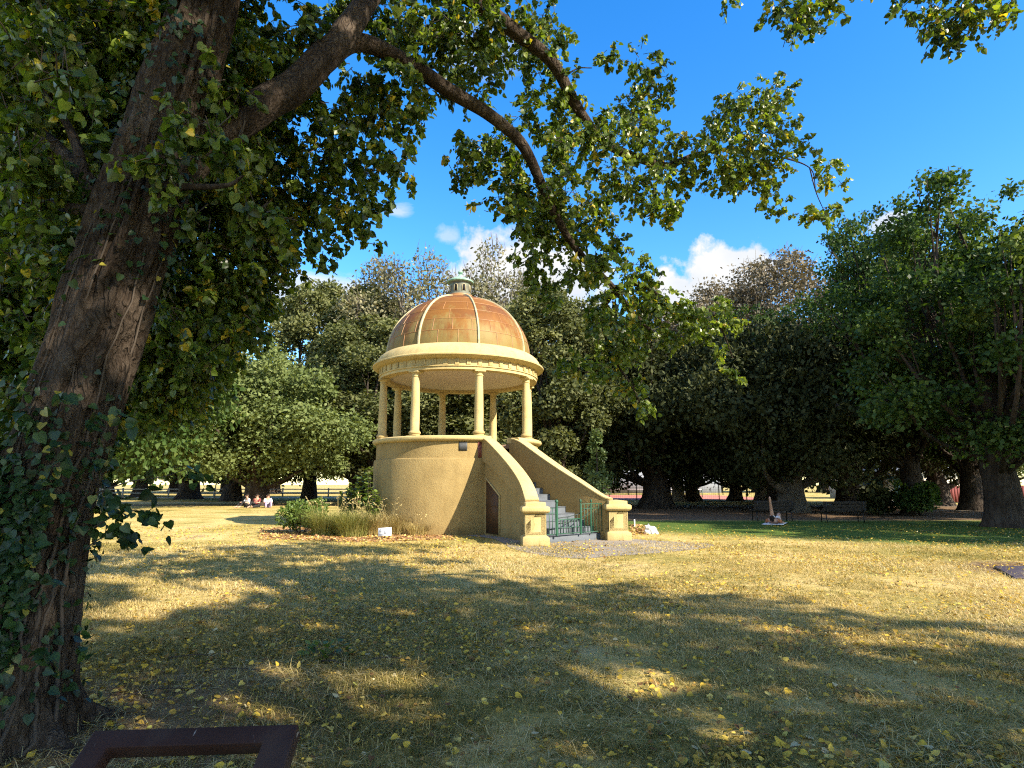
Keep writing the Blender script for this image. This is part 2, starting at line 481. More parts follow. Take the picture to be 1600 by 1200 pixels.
# floor with the stair well cut out
mb = MB()
pts = []
for i in range(73):
    a = AXA + HALF + (2 * PI - 2 * HALF) * i / 72
    pts.append((2.60 * math.cos(a), 2.60 * math.sin(a), 2.90))
pts += [tuple(L2(1.35, -.50, 2.90)), tuple(L2(1.35, .50, 2.90))]
n = len(pts)
V = np.array(pts + [(x, y, 2.75) for x, y, z in pts])
mb.add(V, [np.array([list(range(n))]), np.array([list(range(n, 2 * n))[::-1]]), np.array([(i, n + i, n + (i + 1) % n, (i + 1) % n) for i in range(n)])])
mb.build('platform', M_FLOORR, ROT)
# columns
prof = [(.175, 0), (.175, .05), (.20, .075), (.20, .12), (.165, .15), (.148, .19), (.150, .7), (.140, 1.3), (.122, 1.93), (.118, 1.95), (.138, 1.97), (.138, 1.995), (.122, 2.01),
        (.125, 2.05), (.165, 2.09), (.165, 2.10)]
for i in range(8):
    mb = MB(); mb.lathe(prof, 28)
    mb.box((0, 0, 2.125), (.36, .36, .05))
    mb.box((0, 0, -.015), (.40, .40, .05))
    o = mb.build('column', M_TRIM, ROT, True, 35)
    a = th(14 + 45 * i)
    o.location = (2.76 * math.cos(a), 2.76 * math.sin(a), 3.13); o.rotation_euler = (0, 0, a)
# entablature: architrave, frieze with little blocks, cornice, blocking course
mb = MB()
mb.lathe([(2.55, 5.29), (2.90, 5.29), (2.90, 5.385), (2.935, 5.39), (2.935, 5.425), (2.885, 5.44), (2.885, 5.64), (2.93, 5.65), (2.96, 5.68), (2.60, 5.70), (2.55, 5.70)], 144, close=True)
for i in range(48):
    a = 2 * PI * (i + .5) / 48
    R_ = Matrix.Rotation(a, 4, 'Z')
    mb.box((2.893, 0, 5.545), (.045, .13, .19), 0, R_)
    for q in (-.045, 0, .045): mb.box((2.918, q, 5.55), (.012, .026, .16), 0, R_)
    mb.box((2.905, 0, 5.452), (.06, .14, .018), 0, R_)
mb.build('entablature', M_TRIM, ROT, True, 35)
mb = MB()
mb.lathe([(2.96, 5.655), (3.02, 5.67), (3.07, 5.70), (3.12, 5.72), (3.16, 5.74), (3.165, 5.775), (3.15, 5.80), (3.09, 5.815), (3.06, 5.83), (3.05, 5.86), (3.04, 5.90), (2.99, 6.00),
          (2.92, 6.09), (2.84, 6.16), (2.75, 6.215), (2.66, 6.235), (2.5, 6.235), (2.5, 5.705), (2.8, 5.69)], 144, close=True)
mb.build('cornice', M_TRIM, ROT, True, 28)
mb = MB()
mb.lathe([(0.0, 5.44), (1.2, 5.435), (2.548, 5.40), (2.548, 5.46), (0.0, 5.50)], 96)
mb.build('ceiling', M_CEIL, ROT, True, 40)
# dome: copper sheets, course by course between eight ribs
DZ, DR, DH = 6.225, 2.655, 2.33


def dome_r(z):                                             # z from 0 (springing) up
    return DR * math.sqrt(max(0, 1 - (z / DH) ** 2))


rng = np.random.default_rng(11)
mb = MB()
lev = [0, .47, .90, 1.29, 1.64, 1.93, 2.30]
for row in range(6):
    for bay in range(8):
        npan = [3, 3, 2, 2, 1, 1][row]
        off = [0, .5, 0, .5, 0, 0][row]
        edges = [0] + [(j + 1 - off * .6) / npan for j in range(npan) if 0 < (j + 1 - off * .6) / npan < .99] + [1]
        for e0, e1 in zip(edges[:-1], edges[1:]):
            aa = th(14 + 45 * bay + 45 * e0), th(14 + 45 * bay + 45 * e1)
            gap = .0035
            U = np.linspace(aa[0], aa[1], 9)
            Z = np.linspace(lev[row] + gap, lev[row + 1] - gap, 7)
            lift = .0
            P = np.array([[((dome_r(z) + lift + .010 * math.sin(PI * iu / 8) * math.sin(PI * iz / 6)) * math.cos(u), (dome_r(z) + lift + .010 * math.sin(PI * iu / 8) * math.sin(PI * iz / 6)) * math.sin(u), DZ + z)
                           for iu, u in enumerate(U)] for iz, z in enumerate(Z)])
            ii = np.arange(6)[:, None] * 9 + np.arange(8)[None]
            q = np.stack([ii.ravel(), ii.ravel() + 1, ii.ravel() + 10, ii.ravel() + 9], 1)
            mb.add(P.reshape(-1, 3), q, 0, rng.uniform(.3, .7) - .03 * row)
            # standing seam at the sheet's start
            if e0 > 0:
                pth = [np.array(((dome_r(z) + .004) * math.cos(aa[0]), (dome_r(z) + .004) * math.sin(aa[0]), DZ + z)) for z in np.linspace(lev[row], lev[row + 1], 6)]
                mb.tube(pth, .011, 5, 1, False)
    if row > 0:
        r = dome_r(lev[row]); c = [(r + .004) * 1.0]
        U = np.linspace(0, 2 * PI, 97)
        pth = np.stack([(r + .002) * np.cos(U), (r + .002) * np.sin(U), np.full(97, DZ + lev[row])], 1)
        mb.tube(pth, .012, 5, 1, False)
mb.lathe([(dome_r(z) - .03, DZ + z) for z in np.linspace(0, 2.3, 14)], 64, mat=1)
dome = mb.build('dome', [M_DOME, M_SEAM], ROT, True, 35)
for i in range(8):
    a = th(14 + 45 * i); mb = MB()
    zz = np.concatenate([np.linspace(.0, 1.6, 14), np.linspace(1.7, 2.28, 9)])
    rows = []
    dirr = np.array((math.cos(a), math.sin(a), 0)); tan = np.array((-math.sin(a), math.cos(a), 0))
    for z in zz:
        r = dome_r(z); nrm = norm(np.array((dirr[0] * r / DR ** 2, dirr[1] * r / DR ** 2, z / DH ** 2)))
        p = dirr * r + np.array((0, 0, DZ + z)); hw = .042 - .010 * z / 2.3
        rows.append([p - tan * hw - nrm * .03, p - tan * hw + nrm * .028, p - tan * hw * .6 + nrm * .052, p + tan * hw * .6 + nrm * .052, p + tan * hw + nrm * .028, p + tan * hw - nrm * .03])
    m = len(rows); V = np.array(rows).reshape(-1, 3)
    ii = np.arange(m - 1)[:, None] * 6 + np.arange(5)[None]
    mb.add(V, np.stack([ii.ravel(), ii.ravel() + 6, ii.ravel() + 7, ii.ravel() + 1], 1))
    mb.build('rib', M_RIB, dome, True, 35, recalc=True)
# lantern on top
mb = MB()
mb.lathe([(.70, 8.40), (.66, 8.47), (.56, 8.51), (.53, 8.57), (.47, 8.60), (.46, 8.66), (.415, 8.69), (.40, 8.70), (.39, 9.10), (.42, 9.13), (.44, 9.16), (.0, 9.165)], 48)
lant = mb.build('lantern', M_LANT, ROT, True, 35)
mb = MB()
mb.lathe([(.71, 8.385), (.70, 8.45), (.645, 8.495), (.575, 8.515), (.535, 8.585), (.475, 8.61), (.47, 8.655)], 48)
mb.build('lantern_base', M_SEAM, lant, True, 35)
for i in range(8):                                          # arched openings on the closed lantern: black plugs, the dark inside is paint
    mb = MB(); a = th(20 + 45 * i)
    R_ = Matrix.Rotation(a, 4, 'Z')
    arch = [(-.055, 8.78), (.055, 8.78)] + [(.055 * math.cos(q), 8.97 + .055 * math.sin(q)) for q in np.linspace(0, PI, 9)]
    k = len(arch)
    V = np.array([(.404, y, z) for y, z in arch] + [(.33, y, z) for y, z in arch])
    mb.add(xf(R_, V), [np.array([list(range(k))]), np.array([(q, (q + 1) % k, k + (q + 1) % k, k + q) for q in range(k)])])
    mb.build('opening', M_DARK, lant, recalc=True)
    mb = MB()
    path = [(.405, -.065, 8.77)] + [(.405, .065 * math.cos(q), 8.97 + .065 * math.sin(q)) for q in np.linspace(PI, 0, 9)] + [(.405, .065, 8.77)]
    mb.tube(xf(R_, np.array(path)), .014, 5); mb.build('opening_frame', M_RIB, lant, True)
mb = MB()
mb.lathe([(.40, 9.14), (.51, 9.17), (.515, 9.205), (.49, 9.235), (.40, 9.29), (.28, 9.345), (.17, 9.385), (.12, 9.43), (.075, 9.49), (.05, 9.53), (.085, 9.56), (.10, 9.60), (.085, 9.64), (.04, 9.67), (.03, 9.70), (0, 9.74)], 40)
mb.build('lantern_roof', M_VERDI, lant, True, 30)


# ---- stair
def bez(P, n):
    P = np.array(P, float); t = np.linspace(0, 1, n)[:, None]
    return (1 - t) ** 3 * P[0] + 3 * (1 - t) ** 2 * t * P[1] + 3 * (1 - t) * t * t * P[2] + t ** 3 * P[3]


PW = {-1: np.array([(2.70, -.63), (4.2, -.70), (5.25, -.78), (6.17, -1.36)]), 1: np.array([(2.70, .63), (4.2, .70), (5.35, .80), (6.38, 1.40)])}


def wall_w(side, s):
    P = bez(PW[side], 60)
    return float(np.interp(s, P[:, 0], P[:, 1]))


NW = 40
for side in (-1, 1):
    P = bez(PW[side], NW)
    ln = np.concatenate([[0], np.cumsum(np.linalg.norm(np.diff(P, axis=0), axis=1))]); k = ln / ln[-1]
    T = norm(np.gradient(P, axis=0)); Nn = np.stack([-T[:, 1], T[:, 0]], 1) * side       # outward
    zt = np.interp(k, [0, .08, .8, .93, 1], [3.12, 3.06, 1.58, 1.26, 1.13])
    zt = np.convolve(np.pad(zt, 3, mode='edge'), np.ones(7) / 7, 'valid')
    zb = zt - np.interp(k, [0, .8, 1], [.78, .60, .45])
    rows = []
    for i in range(NW):
        def pt(off, z):
            q = P[i] + Nn[i] * off; return L2(q[0], q[1], z)
        h = .17
        rows.append([pt(h - .07, 0), pt(h - .07, zb[i] - .004), pt(h, zb[i]), pt(h, zt[i] - .05), pt(h + .018, zt[i] - .045), pt(h + .018, zt[i] - .012), pt(h, zt[i]),
                     pt(-h, zt[i]), pt(-h - .018, zt[i] - .012), pt(-h - .018, zt[i] - .045), pt(-h, zt[i] - .05), pt(-h, 0)])
    c = 12; V = np.array(rows).reshape(-1, 3)
    ii = np.arange(NW - 1)[:, None] * c + np.arange(c)[None]; jj = np.arange(NW - 1)[:, None] * c + (np.arange(c)[None] + 1) % c
    mb = MB()
    matq = np.tile(np.array([1 if 4 <= q <= 9 else 0 for q in range(c)]), NW - 1)
    Fq = np.stack([ii.ravel(), jj.ravel(), jj.ravel() + c, ii.ravel() + c], 1)
    if side > 0: Fq = Fq[:, ::-1]
    mb.add(V, [np.array([list(range(c))]), np.array([[(NW - 1) * c + q for q in range(c)][::-1]])])
    mb.f.append((Fq[matq == 0], 0)); mb.f.append((Fq[matq == 1], 1))
    w_ = mb.build('stair_wall', [M_WALL, M_TRIM], ROT, True, 30, recalc=True)
    if side < 0:
        # small cupboard door under the stair, with a sloping head
        mb = MB(); fr = MB()
        i0, i1 = int(np.searchsorted(P[:, 0], 2.99)), int(np.searchsorted(P[:, 0], 3.78))
        def dp(i, z, o): q = P[i] + Nn[i] * (.10 + o); return L2(q[0], q[1], z)
        top = lambda i: 1.72 + (1.20 - 1.72) * (i - i0) / (i1 - i0)
        A = [dp(i0, .06, .012), dp(i1, .06, .012), dp(i1, top(i1), .012), dp(i0, top(i0), .012)]
        B = [dp(i0, .06, -.05), dp(i1, .06, -.05), dp(i1, top(i1), -.05), dp(i0, top(i0), -.05)]
        mb.add(np.array(A + B), np.array([(0, 1, 2, 3), (0, 4, 5, 1), (1, 5, 6, 2), (2, 6, 7, 3), (3, 7, 4, 0)]))
        mb.tube([dp(i0, .92, .022), dp(i1, .90, .022)], .018, 6)
        mb.tube([dp((i0 + i1) // 2, .10, .016), dp((i0 + i1) // 2, 1.40, .016)], .008, 4)
        door = mb.build('door', M_DOOR, ROT, recalc=True)
        fr.tube([dp(i0, top(i0) + .03, .02), dp(i1, top(i1) + .03, .02), dp(i1, .05, .02)], .026, 6)
        fr.build('door_frame', M_TRIM, door)
# steps
prof_s = [(6.20, 0.0), (6.20, .19), (6.02, .19)]
z = .19; s = 6.02
while z < 2.86:
    z += .18; prof_s.append((s, z)); s -= .298; prof_s.append((s, z))
mb = MB(); rows = []
for s_, z_ in prof_s:
    sc_ = max(s_, 2.70)
    rows.append([L2(s_, wall_w(-1, sc_) + (.02 if s_ < 2.9 else -.03), z_), L2(s_, wall_w(1, sc_) - (.02 if s_ < 2.9 else -.03), z_)])
k = len(rows)
V = np.array(rows).reshape(-1, 3)
mb.add(V, np.array([(2 * i, 2 * i + 1, 2 * i + 3, 2 * i + 2) for i in range(k - 1)]))
for i in range(1, k - 1, 2):                               # thin nosing on each tread edge
    a_, b_ = rows[i]
    mb.tube([a_ + np.array((0, 0, -.012)), b_ + np.array((0, 0, -.012))], .014, 5)
mb.build('steps', M_STEP, ROT, recalc=False)
# pillars at the foot of the stair
PIL = {}
for side, (x, y) in {-1: (.60, 16.42), 1: (3.02, 17.98)}.items():
    lp = np.array((x, y)) - RC; PIL[side] = lp
    mb = MB()
    prof_p = [(.35, 0), (.35, .20), (.335, .225), (.275, .25), (.27, .27), (.27, .80), (.285, .82), (.335, .845), (.365, .88), (.365, .97), (.345, .995), (.27, 1.01), (.27, 1.10), (0, 1.13)]
    ring = []
    for r, z in prof_p: ring.append([(-r, -r, z), (r, -r, z), (r, r, z), (-r, r, z)])
    V = np.array(ring).reshape(-1, 3); kk = len(prof_p)
    ii = np.arange(kk - 1)[:, None] * 4 + np.arange(4)[None]; jj = np.arange(kk - 1)[:, None] * 4 + (np.arange(4)[None] + 1) % 4
    q = np.stack([ii.ravel(), jj.ravel(), jj.ravel() + 4, ii.ravel() + 4], 1)
    q = q[~((ii.ravel() // 4 == 5))]                        # shaft faces are built below with a sunk panel
    mb.add(V, q)
    for f in range(4):
        R_ = Matrix.Rotation(f * PI / 2, 4, 'Z')
        o4 = [(-.27, -.27, .27), (.27, -.27, .27), (.27, -.27, .80), (-.27, -.27, .80)]
        i4 = [(-.115, -.27, .36), (.115, -.27, .36), (.115, -.27, .72), (-.115, -.27, .72)]
        d4 = [(-.10, -.205, .375), (.10, -.205, .375), (.10, -.205, .705), (-.10, -.205, .705)]
        mb.add(xf(R_, np.array(o4 + i4 + d4)), np.array([(a, (a + 1) % 4, 4 + (a + 1) % 4, 4 + a) for a in range(4)] + [(4 + a, 4 + (a + 1) % 4, 8 + (a + 1) % 4, 8 + a) for a in range(4)] + [(8, 9, 10, 11)]))
    o = mb.build('stair_pillar', M_TRIM, ROT, recalc=True)
    bev(o, .012, 2)
    o.location = (lp[0], lp[1], 0); o.rotation_euler = (0, 0, math.radians(4 if side < 0 else 3))
# green gates, posts and hand rail
gl, gr = PIL[-1] + np.array((.30, .12)), PIL[1] + np.array((-.32, -.04))
dv = (gr - gl); 
def gp(f, z, off=0.0):
    n2 = np.array((-dv[1], dv[0])) / np.linalg.norm(dv)
    p = gl + dv * f + n2 * (off + .12); return np.array((p[0], p[1], z))
for f0, f1, zt_, zb_ in ((.0, .20, .93, .24), (.235, .60, .62, .24), (.63, .985, 1.02, .24)):
    mb = MB()
    mb.tube([gp(f0, zb_), gp(f0, zt_), gp(f1, zt_), gp(f1, zb_), gp(f0, zb_)], .014, 6)
    nb = max(3, int((f1 - f0) * 22))
    for j in range(1, nb): mb.tube([gp(f0 + (f1 - f0) * j / nb, zb_), gp(f0 + (f1 - f0) * j / nb, zt_)], .009, 5)
    if zt_ > .9: mb.tube([gp(f0, zt_ - .13), gp(f1, zt_ - .13)], .009, 5)
    else: mb.tube([gp(f0, .40), gp(f1, .40)], .008, 5)
    mb.build('gate', M_GATE, ROT)
for f, zt_, r in ((.218, 1.06, .036), (.615, 1.06, .024), (.80, 1.05, .018)):
    mb = MB(); mb.tube([gp(f, .19), gp(f, zt_)], r, 10); mb.lathe([(0, 0), (r * 1.25, .02), (r * 1.4, .05), (r, .09), (0, .10)], 10, c=(gp(f, 0)[0], gp(f, 0)[1]))
    mb.v[-1][:, 2] += zt_; mb.build('gate_post', M_GATE, ROT, True, 40)
mb = MB()
rail = [gp(.235, .50, .05), gp(.42, .53, .05), gp(.58, .58, .05), gp(.70, .68, .05), gp(.80, .80, .05)]
mb.tube(rail, .016, 6)
mb.tube([p + np.array((0, 0, .15)) for p in rail], .012, 6)
for q in (1, 2, 3): mb.tube([rail[q] - np.array((0, 0, .3)), rail[q] + np.array((0, 0, .15))], .010, 6)
mb.build('handrail', M_GATE_DK, ROT, True)
# plates on the round base
def plate(name, d0, d1, z0, z1, R0, mat, cat=None):
    mb = MB(); U = [th(d0 + (d1 - d0) * i / 6) for i in range(7)]
    V = []
    for z_ in (z0, z1):
        for r in (R0 - .02, R0 + .018): V += [(r * math.cos(u), r * math.sin(u), z_) for u in U]
    fs = []
    for i in range(6):
        fs += [(7 + i, 8 + i, 22 + i, 21 + i), (i, 14 + i, 15 + i, 1 + i), (14 + i, 21 + i, 22 + i, 15 + i), (i, 1 + i, 8 + i, 7 + i)]
    fs += [(0, 7, 21, 14), (6, 20, 27, 13)]
    mb.add(np.array(V), np.array(fs)); return mb.build(name, mat, ROT, recalc=True)
plate('plaque', .6, 5.8, 2.63, 2.91, 2.925, M_BRONZE)
plate('wall_panel', 12.6, 19.0, 2.415, 2.92, 2.925, M_MAROON)
# ------------------------------------------------------------------ plants
def G(*stops): return list(stops)


LM_NEAR = leaf_mat('broad_leaf', [(0, (.022, .042, .009)), (.35, (.056, .092, .015)), (.7, (.135, .185, .028)), (.86, (.20, .245, .036)), (.93, (.36, .29, .03)), (1, (.44, .32, .04))], .38, .36, (1.7, 1.75, .5), .45)
LM_IVY = leaf_mat('ivy_leaf', [(0, (.010, .024, .008)), (.5, (.022, .050, .014)), (.85, (.045, .085, .02)), (.93, (.20, .19, .03)), (1, (.36, .29, .04))], .25, .4, (1.5, 1.4, .5))
LM_OAK = leaf_mat('olive_green_leaf', [(0, (.070, .098, .030)), (.5, (.125, .160, .052)), (1, (.20, .235, .085))], .3, .6, (1.4, 1.35, .5), .15)
LM_TALL = leaf_mat('grey_green_leaf', [(0, (.058, .070, .026)), (.5, (.105, .118, .044)), (1, (.165, .172, .07))], .28, .6, (1.3, 1.3, .5), .15)
LM_SPARSE = leaf_mat('thin_silver_leaf', [(0, (.10, .10, .055)), (.5, (.15, .145, .075)), (1, (.22, .20, .11))], .25, .6, (1.2, 1.1, .6))
LM_DARK = leaf_mat('dark_evergreen_leaf', [(0, (.020, .026, .010)), (.5, (.036, .044, .016)), (1, (.065, .074, .028))], .15, .6, (1.2, 1.2, .5), .10)
LM_BROWN = leaf_mat('brown_grey_leaf', [(0, (.08, .066, .04)), (.5, (.13, .108, .066)), (1, (.19, .155, .095))], .18, .6, (1.1, 1.0, .6))
LM_ELM = leaf_mat('fresh_green_leaf', [(0, (.018, .038, .012)), (.5, (.044, .082, .02)), (1, (.11, .15, .036))], .34, .5, (1.6, 1.6, .45), .15)
LM_CYP = leaf_mat('light_conifer_leaf', [(0, (.06, .10, .035)), (1, (.14, .19, .065))], .25, .5)
LM_SHRUB = leaf_mat('shrub_leaf', [(0, (.06, .10, .022)), (.6, (.11, .17, .035)), (1, (.20, .24, .06))], .35, .45)


def bark_mat(name, cols, bump=1.0, sc=(9, 9, 1.6), dist=.05):
    m, t, ns, L = nt(name)
    out = N_(ns, 'ShaderNodeOutputMaterial'); b = N_(ns, 'ShaderNodeBsdfPrincipled', i_Roughness=.92); b.inputs['Specular IOR Level'].default_value = .15
    L.new(b.outputs[0], out.inputs[0])
    tc = N_(ns, 'ShaderNodeTexCoord')
    w = N_(ns, 'ShaderNodeTexNoise', i_Scale=2.0, i_Detail=4.0); L.new(tc.outputs['Object'], w.inputs['Vector'])
    ad = N_(ns, 'ShaderNodeVectorMath', operation='MULTIPLY_ADD'); L.new(w.outputs['Color'], ad.inputs[0]); ad.inputs[1].default_value = (.22, .22, .22); L.new(tc.outputs['Object'], ad.inputs[2])
    mp = N_(ns, 'ShaderNodeMapping'); mp.inputs['Scale'].default_value = sc; L.new(ad.outputs[0], mp.inputs[0])
    v = N_(ns, 'ShaderNodeTexNoise', i_Scale=.9, i_Detail=3.0, i_Roughness=.5); L.new(mp.outputs[0], v.inputs['Vector'])
    v1 = N_(ns, 'ShaderNodeMath', operation='SUBTRACT'); L.new(v.outputs[0], v1.inputs[0]); v1.inputs[1].default_value = .5
    v2 = N_(ns, 'ShaderNodeMath', operation='ABSOLUTE'); L.new(v1.outputs[0], v2.inputs[0])
    n = N_(ns, 'ShaderNodeTexNoise', i_Scale=2.6, i_Detail=9.0, i_Roughness=.7); L.new(mp.outputs[0], n.inputs['Vector'])
    vr = ramp(ns, [(0, (.12, .12, .12)), (.09, (1, 1, 1))]); L.new(v2.outputs[0], vr.inputs[0])
    mu = N_(ns, 'ShaderNodeMath', operation='MULTIPLY'); L.new(vr.outputs[0], mu.inputs[0]); L.new(n.outputs[0], mu.inputs[1])
    k = len(cols)
    r = ramp(ns, [(.05 + .6 * i / (k - 1), c) for i, c in enumerate(cols)])
    n3 = N_(ns, 'ShaderNodeTexNoise', i_Scale=1.4, i_Detail=5.0); L.new(tc.outputs['Object'], n3.inputs['Vector'])
    a2 = N_(ns, 'ShaderNodeMath', operation='MULTIPLY_ADD'); L.new(mu.outputs[0], a2.inputs[0]); a2.inputs[1].default_value = .5
    a3 = N_(ns, 'ShaderNodeMath', operation='MULTIPLY_ADD'); L.new(n3.outputs[0], a3.inputs[0]); a3.inputs[1].default_value = .7; a3.inputs[2].default_value = -.12
    L.new(a3.outputs[0], a2.inputs[2]); L.new(a2.outputs[0], r.inputs[0]); L.new(r.outputs[0], b.inputs['Base Color'])
    bp = N_(ns, 'ShaderNodeBump', i_Strength=bump, i_Distance=dist); L.new(mu.outputs[0], bp.inputs['Height']); L.new(bp.outputs[0], b.inputs['Normal'])
    return m


BARK_NEAR = bark_mat('furrowed_bark', [(.008, .005, .0035), (.026, .018, .012), (.058, .043, .031), (.115, .09, .067)], 1.0, (20, 20, 5.2), .035)
BARK_FAR = bark_mat('dark_bark', [(.018, .013, .010), (.04, .03, .023), (.07, .057, .045)], .8, (5, 5, 1.2), .06)
BARK_PALE = bark_mat('pale_bark', [(.05, .042, .032), (.11, .095, .075), (.17, .15, .12)], .6, (5, 5, 1.2), .05)
TWIG = plain('twig_bark', (.05, .037, .026), .85)


def bg_tree_meshes(seed, H, R, z0, tr, n_clump, n_leaf, lsize, leafm, barkm, dens_top=1.0, fork=.28, clump=(.24, .40), twigs=0, top_bias=0.0, lean=0.0, bulge=1.0, fuzz=.12, shell=.45, nbr=16, flare=1.5, flat=.8):
    """one tree standing at the origin: (trunk object, crown object) unparented"""
    rng = np.random.default_rng(seed)
    zc = (H + z0) / 2; hz = (H - z0) / 2
    # clumps spread through the crown's volume
    C = []; RR = []
    tries = 0
    while len(C) < n_clump and tries < 4000:
        tries += 1
        d = rdir(rng, 1)[0]; r = rng.random() ** .42
        zz = d[2] * r
        f = 1.0 if zz > 0 else bulge
        p = np.array((d[0] * R * r * f, d[1] * R * r * f, zc + zz * hz))
        p[:2] *= 1.26 - .62 * vnoise(np.array([[p[0] * .4 + seed, p[1] * .4, p[2] * .4]]))[0]
        rad = R * rng.uniform(*clump) * (1 - .25 * max(zz, 0))
        if any(np.linalg.norm(p - q) < .5 * (rad + s) for q, s in zip(C, RR)): continue
        C.append(p); RR.append(rad)
    C = np.array(C); RR = np.array(RR)
    mb = MB()
    # leaves
    wgt = RR ** 2; wgt = wgt / wgt.sum()
    cnt = rng.multinomial(n_leaf, wgt)
    idx = np.repeat(np.arange(len(C)), cnt)
    d = rdir(rng, n_leaf)
    # secondary lumps: leaf sprays gather in knots on the clump
    kn = rdir(rng, len(C) * 9).reshape(len(C), 9, 3)
    pick = kn[idx, rng.integers(0, 9, n_leaf)]
    mixk = rng.random((n_leaf, 1)) < .75
    d = np.where(mixk, norm(pick + d * .55), d)
    rr = RR[idx] * (shell + (1 - shell) * rng.random(n_leaf) ** .6)
    P = C[idx] + d * rr[:, None] * np.array((1, 1, flat)) + rng.normal(size=(n_leaf, 3)) * (fuzz * RR[idx])[:, None]
    # thin the underside
    under = (d[:, 2] < -.3) & (rng.random(n_leaf) < .35)
    keep = ~under & (P[:, 2] > z0 * .55)
    if dens_top < 1: keep &= rng.random(n_leaf) < np.interp((P[:, 2] - z0) / (H - z0), [.35, .95], [1, dens_top])
    P, d, idx = P[keep], d[keep], idx[keep]
    n = len(P)
    Nn = norm(d * .7 + rng.normal(size=(n, 3)) * .75 + np.array((0, 0, .35)))
    D = norm(rdir(rng, n) + np.array((0, 0, -.25)) + d * .5)
    ct = rng.normal(size=len(C)) * .12
    tint = np.clip(.5 + ct[idx] + rng.normal(size=n) * .17, 0, 1)
    add_leaves(mb, 'rhomb', P, D, Nn, lsize * rng.uniform(.6, 1.35, n), tint)
    crown = mb.build('crown', leafm)
    # trunk, limbs, twigs
    tb = MB()
    zf = H * fork
    base = smooth_path([(0, 0, -.15), (.0, 0, .25), (.04 * tr, 0, zf * .5), (lean * .3, .1 * tr, zf), (lean, .1, zc)], 14)
    rad = np.interp(base[:, 2], [-.15, .15, .6, 1.4, zf, zc], [tr * flare * 1.25, tr * flare, tr * 1.15, tr, tr * .82, tr * .36])
    V, Fq = tube_geo(base, rad, 18)
    nn = vnoise(V * np.array((2.2, 2.2, .7)) + seed) - .5
    cx = np.repeat(base, 18, 0); V = V + (V - cx) * nn[:, None] * .45
    tb.add(V, Fq)
    order = rng.permutation(len(C))[:nbr]
    for j in order:
        q = C[j]; st = base[int(rng.integers(6, 12))]
        out = q - st; mid = st + out * np.array((.60, .60, .42)) + rng.normal(size=3) * .06 * np.linalg.norm(out)
        pth = smooth_path([st, mid, st + (q - st) * .9], 8)
        tb.tube(pth, np.linspace(tr * rng.uniform(.26, .42) * min(1, 20 / nbr) ** .5, tr * .06, 8), 7)
        for _ in range(3 if twigs == 0 else 5):
            e = q + rdir(rng, 1)[0] * RR[j] * .75 + np.array((0, 0, .25 * RR[j]))
            s0 = pth[int(rng.integers(4, 8))]
            tb.tube(smooth_path([s0, (s0 + e) / 2 + rng.normal(size=3) * .12 * RR[j], e], 5), np.linspace(tr * .075, .012, 5), 4)
    for _ in range(twigs):
        j = rng.integers(0, len(C)); s0 = C[j] + rng.normal(size=3) * RR[j] * .3
        e = s0 + norm(C[j] - np.array((0, 0, zc - hz * .3)) + rng.normal(size=3) * 1.5) * RR[j] * rng.uniform(.6, 1.05)
        m_ = (s0 + e) / 2 + rng.normal(size=3) * .1
        tb.tube(np.array([s0, m_, e]), [.035, .022, .008], 3, cap=False)
    trunk = tb.build('trunk', barkm, None, True)
    return trunk, crown


KINDS = {}


def kind(key, **kw):
    KINDS[key] = bg_tree_meshes(**kw)
    for o in KINDS[key]: COL.objects.unlink(o)


kind('oak', seed=21, H=11.5, R=5.6, z0=1.8, tr=.72, n_clump=70, n_leaf=56000, lsize=.27, clump=(.18, .34), fuzz=.17, leafm=LM_OAK, barkm=BARK_FAR, bulge=1.15, fork=.2, flare=1.4)
kind('tall', seed=31, H=19, R=4.6, z0=2.0, tr=.5, n_clump=62, n_leaf=56000, lsize=.30, leafm=LM_TALL, barkm=BARK_FAR, bulge=1.0)
kind('sparse', seed=41, H=18, R=4.4, z0=2.5, tr=.45, n_clump=56, n_leaf=30000, lsize=.26, leafm=LM_SPARSE, barkm=BARK_PALE, dens_top=.35, twigs=900, fuzz=.2)
kind('dark', seed=51, H=10.5, R=6.2, z0=2.0, tr=.70, n_clump=48, n_leaf=50000, lsize=.27, leafm=LM_DARK, barkm=BARK_FAR, bulge=1.05, fork=.2, flare=1.5)
kind('brown', seed=61, H=19, R=5.6, z0=4.0, tr=.5, n_clump=60, n_leaf=60000, lsize=.24, leafm=LM_BROWN, barkm=BARK_PALE, dens_top=.95, twigs=700, fuzz=.2)
kind('elm', seed=71, H=15, R=5.4, z0=2.6, tr=.55, n_clump=120, n_leaf=64000, lsize=.20, leafm=LM_ELM, barkm=BARK_FAR, dens_top=.72, fuzz=.2, clump=(.11, .26), shell=.2, nbr=60, flare=1.4, flat=.55)


def tree(key, x, y, label, H=None, R=None, rz=0.0, group=None, leafm=None, barkm=None, name=None):
    tr_, cr_ = KINDS[key]
    base = {'oak': (11.5, 5.6), 'tall': (19, 4.6), 'sparse': (18, 4.4), 'dark': (10.5, 6.2), 'brown': (19, 5.6), 'elm': (15, 5.4)}[key]
    nm = name or {'oak': 'broad_tree', 'tall': 'tall_tree', 'sparse': 'thin_tree', 'dark': 'evergreen_tree', 'brown': 'dry_tree', 'elm': 'leafy_tree'}[key]
    e = thing(nm, label, 'tree', (x, y, 0), rz, group)
    e.scale = ((R or base[1]) / base[1], (R or base[1]) / base[1], (H or base[0]) / base[0])
    for o, m in ((tr_, barkm), (cr_, leafm)):
        c = o.copy(); COL.objects.link(c); c.parent = e
        if m is not None:
            c.material_slots[0].link = 'OBJECT'; c.material_slots[0].material = m
    return e


GL, GR, GB = 'trees beyond the lawn at left', 'dark trees shading the right side of the lawn', 'trees behind the rotunda'
